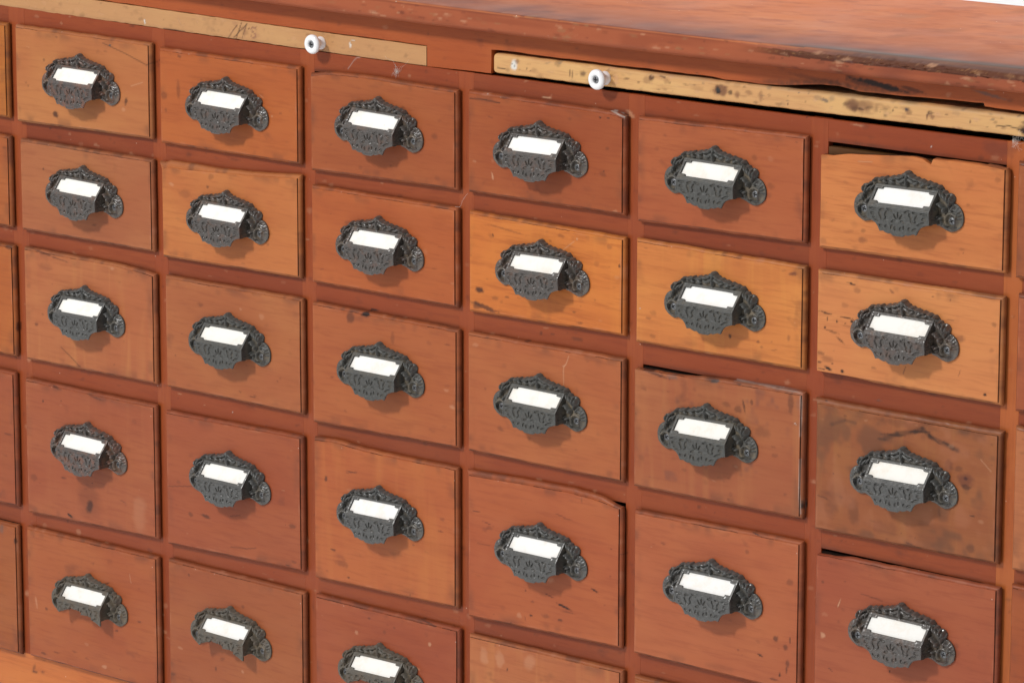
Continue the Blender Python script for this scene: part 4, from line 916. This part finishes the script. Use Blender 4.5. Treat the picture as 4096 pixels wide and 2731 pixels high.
def pull_mesh(name, broken=False):
    VV = []; FF = []; MK = []; n0 = [0]
    def addp(V, F, mk):
        VV.append(V); FF.extend([tuple(int(i) + n0[0] for i in f) for f in F]); MK.append(mk); n0[0] += len(V)
    # back plate with cast ornament; its middle is open behind the label slope
    inner = [(.0262, .0195), (-.0262, .0195)]
    poly = [(x, z) for x, z in OUT_R] + [(.0262, .0200)] + [(-.0262, .0200)] + [(-x, z) for x, z in OUT_R[::-1][:-1]]
    def hf(X, Z, d):
        b = bumps(X, Z, RELIEF); edge = sstep(0, .0015, d)
        dome = .0010 * np.exp(-(((np.abs(X) - .040) / .010) ** 2 + ((Z - .001) / .008) ** 2))
        sc = np.hypot(np.abs(X) - .0402, Z); ring = .0016 * np.exp(-((sc - .0052) / .0010) ** 2) * (Z > -.004)
        base = .0014 + .0008 * edge + dome; H = base + b * 1.25 * (.30 + .70 * edge) + ring
        H = np.where(sc < .0041, np.minimum(H, .0017), H) + .00012 * vnoise(X, Z, 900, 3)
        far = sstep(.0385, .0440, np.abs(X)); H = .0013 + (H - .0013) * (1 - far * (1 - sstep(.0, .0080, d)) * .85)
        cav = np.clip(1 - b / .0016, 0, 1) * edge * (np.abs(X) > .001)
        return H, cav * .9
    addp(*relief(poly, .00042, hf, lambda x, z, h: np.stack([x, -h, z], 1), 0.0, (-.0545, .0545, -.0095, .0350)))
    # label slope: frame with notched window
    T = np.array([0, -.0030, .0212]); Rg = np.array([0, -.0145, .0063]); L = np.linalg.norm(Rg - T); D = (Rg - T) / L; N = np.array([0, -D[2] * -1, D[1] * -1]); N = np.array([0, D[2], -D[1]])
    if N[1] > 0: N = -N
    def smap(off=0): return lambda x, s, h: np.stack([x, T[1] + D[1] * s + N[1] * h, T[2] + D[2] * s + N[2] * h], 1)
    w0 = .0264; s0, s1 = .0018, .0157; nw, nh = .0052, .0017
    win = [(-w0, s0 + nh), (-w0 + nw, s0 + nh), (-w0 + nw, s0), (w0 - nw, s0), (w0 - nw, s0 + nh), (w0, s0 + nh), (w0, s1 - nh), (w0 - nw, s1 - nh), (w0 - nw, s1), (-w0 + nw, s1), (-w0 + nw, s1 - nh), (-w0, s1 - nh)]
    outer = [(-.0281, -.0004), (-.0281, L), (.0281, L), (.0281, -.0004), (.0001, -.0004), (.0001, s0)] + [win[i] for i in (3, 4, 5, 6, 7, 8)] + [win[i] for i in (9, 10, 11, 0, 1, 2)] + [(-.0001, s0), (-.0001, -.0004)]
    def hs(X, S, d): return .0003 * np.exp(-((d - .0009) / .0005) ** 2) + .00008 * vnoise(X, S, 800, 2), .25 * np.ones(X.shape)
    addp(*relief(outer, .00040, hs, smap(), -.0011, (-.0283, .0283, -.0008, .0190)))
    # front lip with engraved scrollwork and scalloped lower edge
    if not broken: low = [(-.0286, -.0034), (-.0262, -.0040), (-.0235, -.0050), (-.0208, -.0062), (-.0188, -.0084), (-.0168, -.0122), (-.0135, -.0118), (-.0118, -.0126), (-.0092, -.0134), (-.0070, -.0130), (-.0045, -.0146), (0, -.0148), (.0045, -.0146), (.0070, -.0130), (.0092, -.0134), (.0118, -.0126), (.0135, -.0118), (.0168, -.0122), (.0188, -.0084), (.0208, -.0062), (.0235, -.0050), (.0262, -.0040), (.0286, -.0034)]
    else: low = [(-.0286, -.0025), (-.0262, -.0048), (-.0235, -.0022), (-.0190, .0002), (-.0120, .0014), (-.0040, .0010), (.0010, .0004), (.0022, -.0022), (.0060, -.0020), (.0110, -.0018), (.0150, -.0024), (.0170, -.0048), (.0215, -.0058), (.0250, -.0072), (.0278, -.0085), (.0286, -.0080)]
    fr = low + [(.0281, .0063), (-.0281, .0063)]
    def hl(X, Z, d):
        cut = np.zeros(X.shape)
        for cx, cz, rx, rz, ang, h in CUTS:
            for sg in (1, -1):
                x = X * sg - cx; z = Z - cz; c, s = math.cos(math.radians(ang)), math.sin(math.radians(ang)); r = ((x * c + z * s) / rx) ** 2 + ((-x * s + z * c) / rz) ** 2
                cut = np.maximum(cut, sstep(1.20, .85, r))
        curl = np.hypot(np.abs(X) - .0138, Z + .0012); cut = np.maximum(cut, sstep(.0006, .0003, np.abs(curl - .0024)) * (Z < .0002) * (Z > -.0042)); strap = np.exp(-((np.hypot(np.abs(X) * .9, Z + .005) - .0072) / .0006) ** 2) * (Z > -.012) * .0002
        band = .00025 * (np.abs(Z - .0056) < .0005)
        return -.00095 * cut + strap + band - .0004 * sstep(.0007, 0, d) + .00008 * vnoise(X, Z, 800, 5), np.clip(cut * .25, 0, 1)
    addp(*relief(fr, .00036, hl, lambda x, z, h: np.stack([x, -.0145 - h - .0004 * (z < -.003), z], 1), -.0015, (-.0290, .0290, -.0152, .0066)))
    # flat ribbed cheeks
    for sg in (1, -1):
        pol = [(.0030, .0212), (.0145, .0063), (.0147, -.0034), (.0120, -.0040), (.0085, -.0034), (.0050, -.0036), (.0004, -.0042), (.0004, .0212)]
        def hc(Y, Z, d): return .00016 * np.sin(Z * 2 * math.pi / .0011) * (d > .0012), .5 * np.ones(Y.shape) * (Y < .010)
        mp = lambda y, z, h, sg=sg: np.stack([sg * (.0281 + .0004 * (z < 0) + h + .0008 * np.clip((.008 - y) / .008, 0, 1)), -y, z], 1)
        Vc, Fc, mk = relief(pol, .0004, hc, mp, -.0013, (0, .0150, -.0045, .0216))
        if sg < 0: pass
        else: Fc = [f[::-1] for f in Fc]
        addp(Vc, Fc, mk)
    V = np.vstack(VV); mk = np.vstack(MK)
    return mesh(name, V, FF, [IRON['black']], smooth=True, mark=mk, angle=48)
_o = []
for _x, _z in OUT_R: _o.append((_x - .0029 * float(sstep(0, .032, _x)) if _x > .0263 or _z > .02 else _x, _z - .0006))
OUT_R[:] = _o
RELIEF[:] = [(x - .0022 * float(sstep(0, .032, x)), z - .0003, a, b_, g, h_) for x, z, a, b_, g, h_ in RELIEF if not (h_ < .0019 and z > .023)]
RELIEF[:] = [(x - (.0009 if x > .044 else 0), z, a * (1.2 if z > .0195 else 1), b_ * (1.2 if z > .0195 else 1), g, h_ * (1.15 if z > .0195 else 1)) for x, z, a, b_, g, h_ in RELIEF]
RELIEF += [(.0078, .0246, .0032, .0015, 28, .0022), (.0140, .0240, .0032, .0015, 22, .0021), (.0205, .0234, .0028, .0014, 18, .0020)]
ME_pull = pull_mesh('bin_pull'); ME_broken = pull_mesh('bin_pull', True)
def card_mesh():
    T = np.array([-.0030, .0212]); Rg = np.array([-.0145, .0063]); L = np.linalg.norm(Rg - T); D = (Rg - T) / L; N = np.array([D[1], -D[0]]); N = -N if N[0] > 0 else N
    V = []; F = []; nx, ns = 28, 8
    for side in (0, 1):
        for j in range(ns):
            for i in range(nx):
                x = -.0268 + .0536 * i / (nx - 1) + .0004; s = .0008 + (L - .0024) * j / (ns - 1); h = -.0016 + .0005 * math.sin(math.pi * i / (nx - 1)) - side * .0003
                V.append((x, T[0] + D[0] * s + N[0] * h, T[1] + D[1] * s + N[1] * h))
    for side in (0, 1):
        o = side * nx * ns
        for j in range(ns - 1):
            for i in range(nx - 1): F.append((o + j * nx + i, o + j * nx + i + 1, o + (j + 1) * nx + i + 1, o + (j + 1) * nx + i)[::(1 if side else -1)])
    return mesh('label_card', V, F, [M_card], smooth=True)
ME_card = card_mesh()
def screw_mesh(r, name='screw'):
    V = [(0, -.0006, 0)]; F = []; mi = []; rs = [.12, .25, .38, .5, .62, .74, .86, .95, 1.0]; na = 48
    for q in rs:
        for k in range(na):
            a = 2 * math.pi * k / na; x, z = q * r * math.cos(a), q * r * math.sin(a); h = .0006 * (1 - q * q) * (r / .0027)
            ca, sa = math.cos(.35), math.sin(.35); xr, zr = x * ca + z * sa, -x * sa + z * ca
            cross = (abs(xr) < r * .14 and abs(zr) < r * .62) or (abs(zr) < r * .14 and abs(xr) < r * .62)
            V.append((x, -(h - (.0007 if cross else 0)), z))
    V[0] = (0, .0006, 0)
    for k in range(na): F.append((0, 1 + (k + 1) % na, 1 + k)); mi.append(1)
    for j in range(len(rs) - 1):
        for k in range(na):
            a, b = 1 + j * na + k, 1 + j * na + (k + 1) % na; f = (a, b, b + na, a + na); F.append(f)
            mi.append(1 if sum(V[i][1] > -.0001 * 0 + .00002 for i in f) >= 3 and j < 6 else 0)
    o = len(V); q = 1 + (len(rs) - 1) * na
    for k in range(na): a = 2 * math.pi * k / na; V.append((r * math.cos(a), .0012, r * math.sin(a)))
    for k in range(na): F.append((q + k, q + (k + 1) % na, o + (k + 1) % na, o + k)); mi.append(0)
    return mesh(name, V, F, [M_screw, M_recess], mi, smooth=True, angle=40)
ME_screw = screw_mesh(.0027)
VAR = {'c1r1': 'rusty', 'c2r1': 'bronze', 'c1r2': 'bronze', 'c2r2': 'bronze', 'c3r1': 'bronze', 'c3r2': 'bronze', 'c4r1': 'bronze', 'c4r2': 'bronze', 'c5r1': 'dusty', 'c6r1': 'dusty', 'c6r2': 'bronze', 'c5r2': 'dusty', 'c1r4': 'rusty', 'c1r5': 'brown', 'c2r5': 'brown', 'c3r5': 'brown', 'c6r4': 'bronze', 'c2r3': 'dusty', 'c3r3': 'dusty', 'c4r3': 'dusty', 'c5r3': 'dusty'}
LAB = {'c6r1': 'honey-coloured drawer whose top edge has splintered away', 'c4r2': 'orange honey drawer with a dark round spot low on its left', 'c5r2': 'pale honey drawer with fine ripple grain', 'c6r2': 'honey drawer pitted with wormholes at its left edge',
       'c6r3': 'blotchy brown drawer with dark branching stains', 'c5r3': 'dusty pinkish drawer with pale chipped edges', 'c2r2': 'honey drawer with a rounded worn top edge', 'c1r1': 'honey drawer with a curved crack from its top edge', 'c4r4': 'red-brown drawer with its top right corner worn down', 'c1r4': 'red-brown drawer with a dark oval knot below its pull'}
for c in range(0, 8):
    for r in range(1, 6):
        key = 'c%dr%d' % (c, r); me, org = drawer_mesh(key); d = cab_at('drawer', me, org, LAB.get(key)); d['group'] = 'small drawers of the apothecary cabinet'
        pcx, pcz = DR[key][6], DR[key][7]; lx, lz = pcx - org[0] + .0007, pcz - org[2]; rg = random.Random(c * 50 + r * 3)
        p = link('bin_pull', ME_broken if key in ('c1r5', 'c2r5', 'c3r5') else ME_pull, d, (lx, -.0001, lz)); p.rotation_euler = (0, math.radians(rg.uniform(-1.0, 1.0)), 0)
        p.material_slots[0].link = 'OBJECT'; p.material_slots[0].material = IRON[VAR.get(key, 'black')]
        if key in ('c1r5', 'c2r5', 'c3r5'): p['label'] = 'worn brown cast-iron pull with its lower lip broken away'
        k = link('label_card', ME_card, d, (lx + rg.uniform(-.0003, .0003), -.0001, lz)); k.rotation_euler = p.rotation_euler
        for sg in (-1, 1):
            s = link('screw', ME_screw, d, (lx + sg * .0402, -.0021, lz)); s.rotation_euler = (0, rg.uniform(-1.5, 1.5), 0)
# ---------------------------------------------------------------- porcelain knobs on the boards
def knob_mesh():
    prof = [(.0064, .0005), (.0068, -.0010), (.0064, -.0022), (.0055, -.0038), (.0050, -.0054), (.0054, -.0072), (.0070, -.0090), (.0088, -.0102), (.0096, -.0114), (.0099, -.0128), (.0097, -.0141), (.0089, -.0152), (.0076, -.0158), (.0060, -.0160), (.0048, -.0157), (.0040, -.0151), (.0036, -.0140), (.0, -.0140)]
    V = []; F = []; na = 64
    for r_, y in prof[:-1]:
        for k in range(na): a = 2 * math.pi * k / na; V.append((r_ * math.cos(a), y, r_ * math.sin(a)))
    for j in range(len(prof) - 2):
        for k in range(na): a, b = j * na + k, j * na + (k + 1) % na; F.append((a, b, b + na, a + na))
    V.append((0, -.0140, 0)); q = (len(prof) - 2) * na
    for k in range(na): F.append((q + k, q + (k + 1) % na, len(V) - 1))
    return mesh('knob', V, F, [M_porcelain], smooth=True)
ME_knob = knob_mesh(); ME_knob.transform(Matrix.Scale(.83, 4)); ME_kscrew = screw_mesh(.0029)
for brd, (x, z), y in ((BL, (.7195, .0246), FY - .0003), (BRd, (1.0312, .0266), FY - .0008)):
    inv = CAB.matrix_world.inverted()
    for nm, me, yy in (('knob', ME_knob, y), ('screw', ME_kscrew, y - .0123)):
        o = bpy.data.objects.new(nm, me); scene.collection.objects.link(o); o.parent = brd; o.location = (x, yy, z); o.rotation_euler = (0, .4 if nm == 'screw' else 0, 0)
# ---------------------------------------------------------------- lint and cobweb threads
def threads(name, origin, paths, w, label, cat):
    cu = bpy.data.curves.new(name, 'CURVE'); cu.dimensions = '3D'; cu.bevel_depth = w; cu.bevel_resolution = 1; cu.resolution_u = 4
    for P in paths:
        sp = cu.splines.new('POLY'); sp.points.add(len(P) - 1)
        for i, q in enumerate(P): sp.points[i].co = (q[0], q[1], q[2], 1)
    tmp = bpy.data.objects.new(name, cu); scene.collection.objects.link(tmp); bpy.context.view_layer.update()
    me = bpy.data.meshes.new_from_object(tmp.evaluated_get(bpy.context.evaluated_depsgraph_get())); bpy.data.objects.remove(tmp); me.name = name
    me.materials.clear(); me.materials.append(M_lint); o = link(name, me, None, origin); tag(o, label, cat); return o
M_lint = plain('pale_lint', (.72, .70, .66), .9, .1, .05, 100)
def wiggle(seed, L, n, amp, ang):
    rg = random.Random(seed); pts = []; x = z = 0; y = 0; a = ang
    for i in range(n): pts.append((x, -abs(y) - .0002, z)); a += rg.uniform(-amp, amp); x += L / n * math.cos(a); z += L / n * math.sin(a); y += rg.uniform(-.0003, .0003)
    return pts
threads('lint_tuft', (.8058, FY, .0087), [wiggle(i, rng.uniform(.004, .010), 14, 1.1, rng.uniform(0, 6.3)) for i in range(26)] + [wiggle(90 + i, .02, 18, .35, a) for i, a in enumerate((1.9, 4.4, .3))], .00004, 'small white lint tuft stuck on the rail above the third full drawer column', 'lint')
threads('cobweb', (1.4205, .0045, .0205), [wiggle(200 + i, rng.uniform(.006, .018), 14, .8, rng.uniform(-.6, .6)) for i in range(16)], .000045, 'grey cobweb wisp under the right end of the pale pull-out board', 'cobweb')
threads('hair_strand', (.8745, .0030, -.0955), [[(t * .0155 / 11 + .002 * math.sin(t * .5), -.001 - .002 * math.sin(t / 11 * 3.1), .0128 * (t / 11) ** 2.2) for t in range(12)]], .00006, 'thin pale hair curling between drawers in the top middle of the cabinet', 'hair')
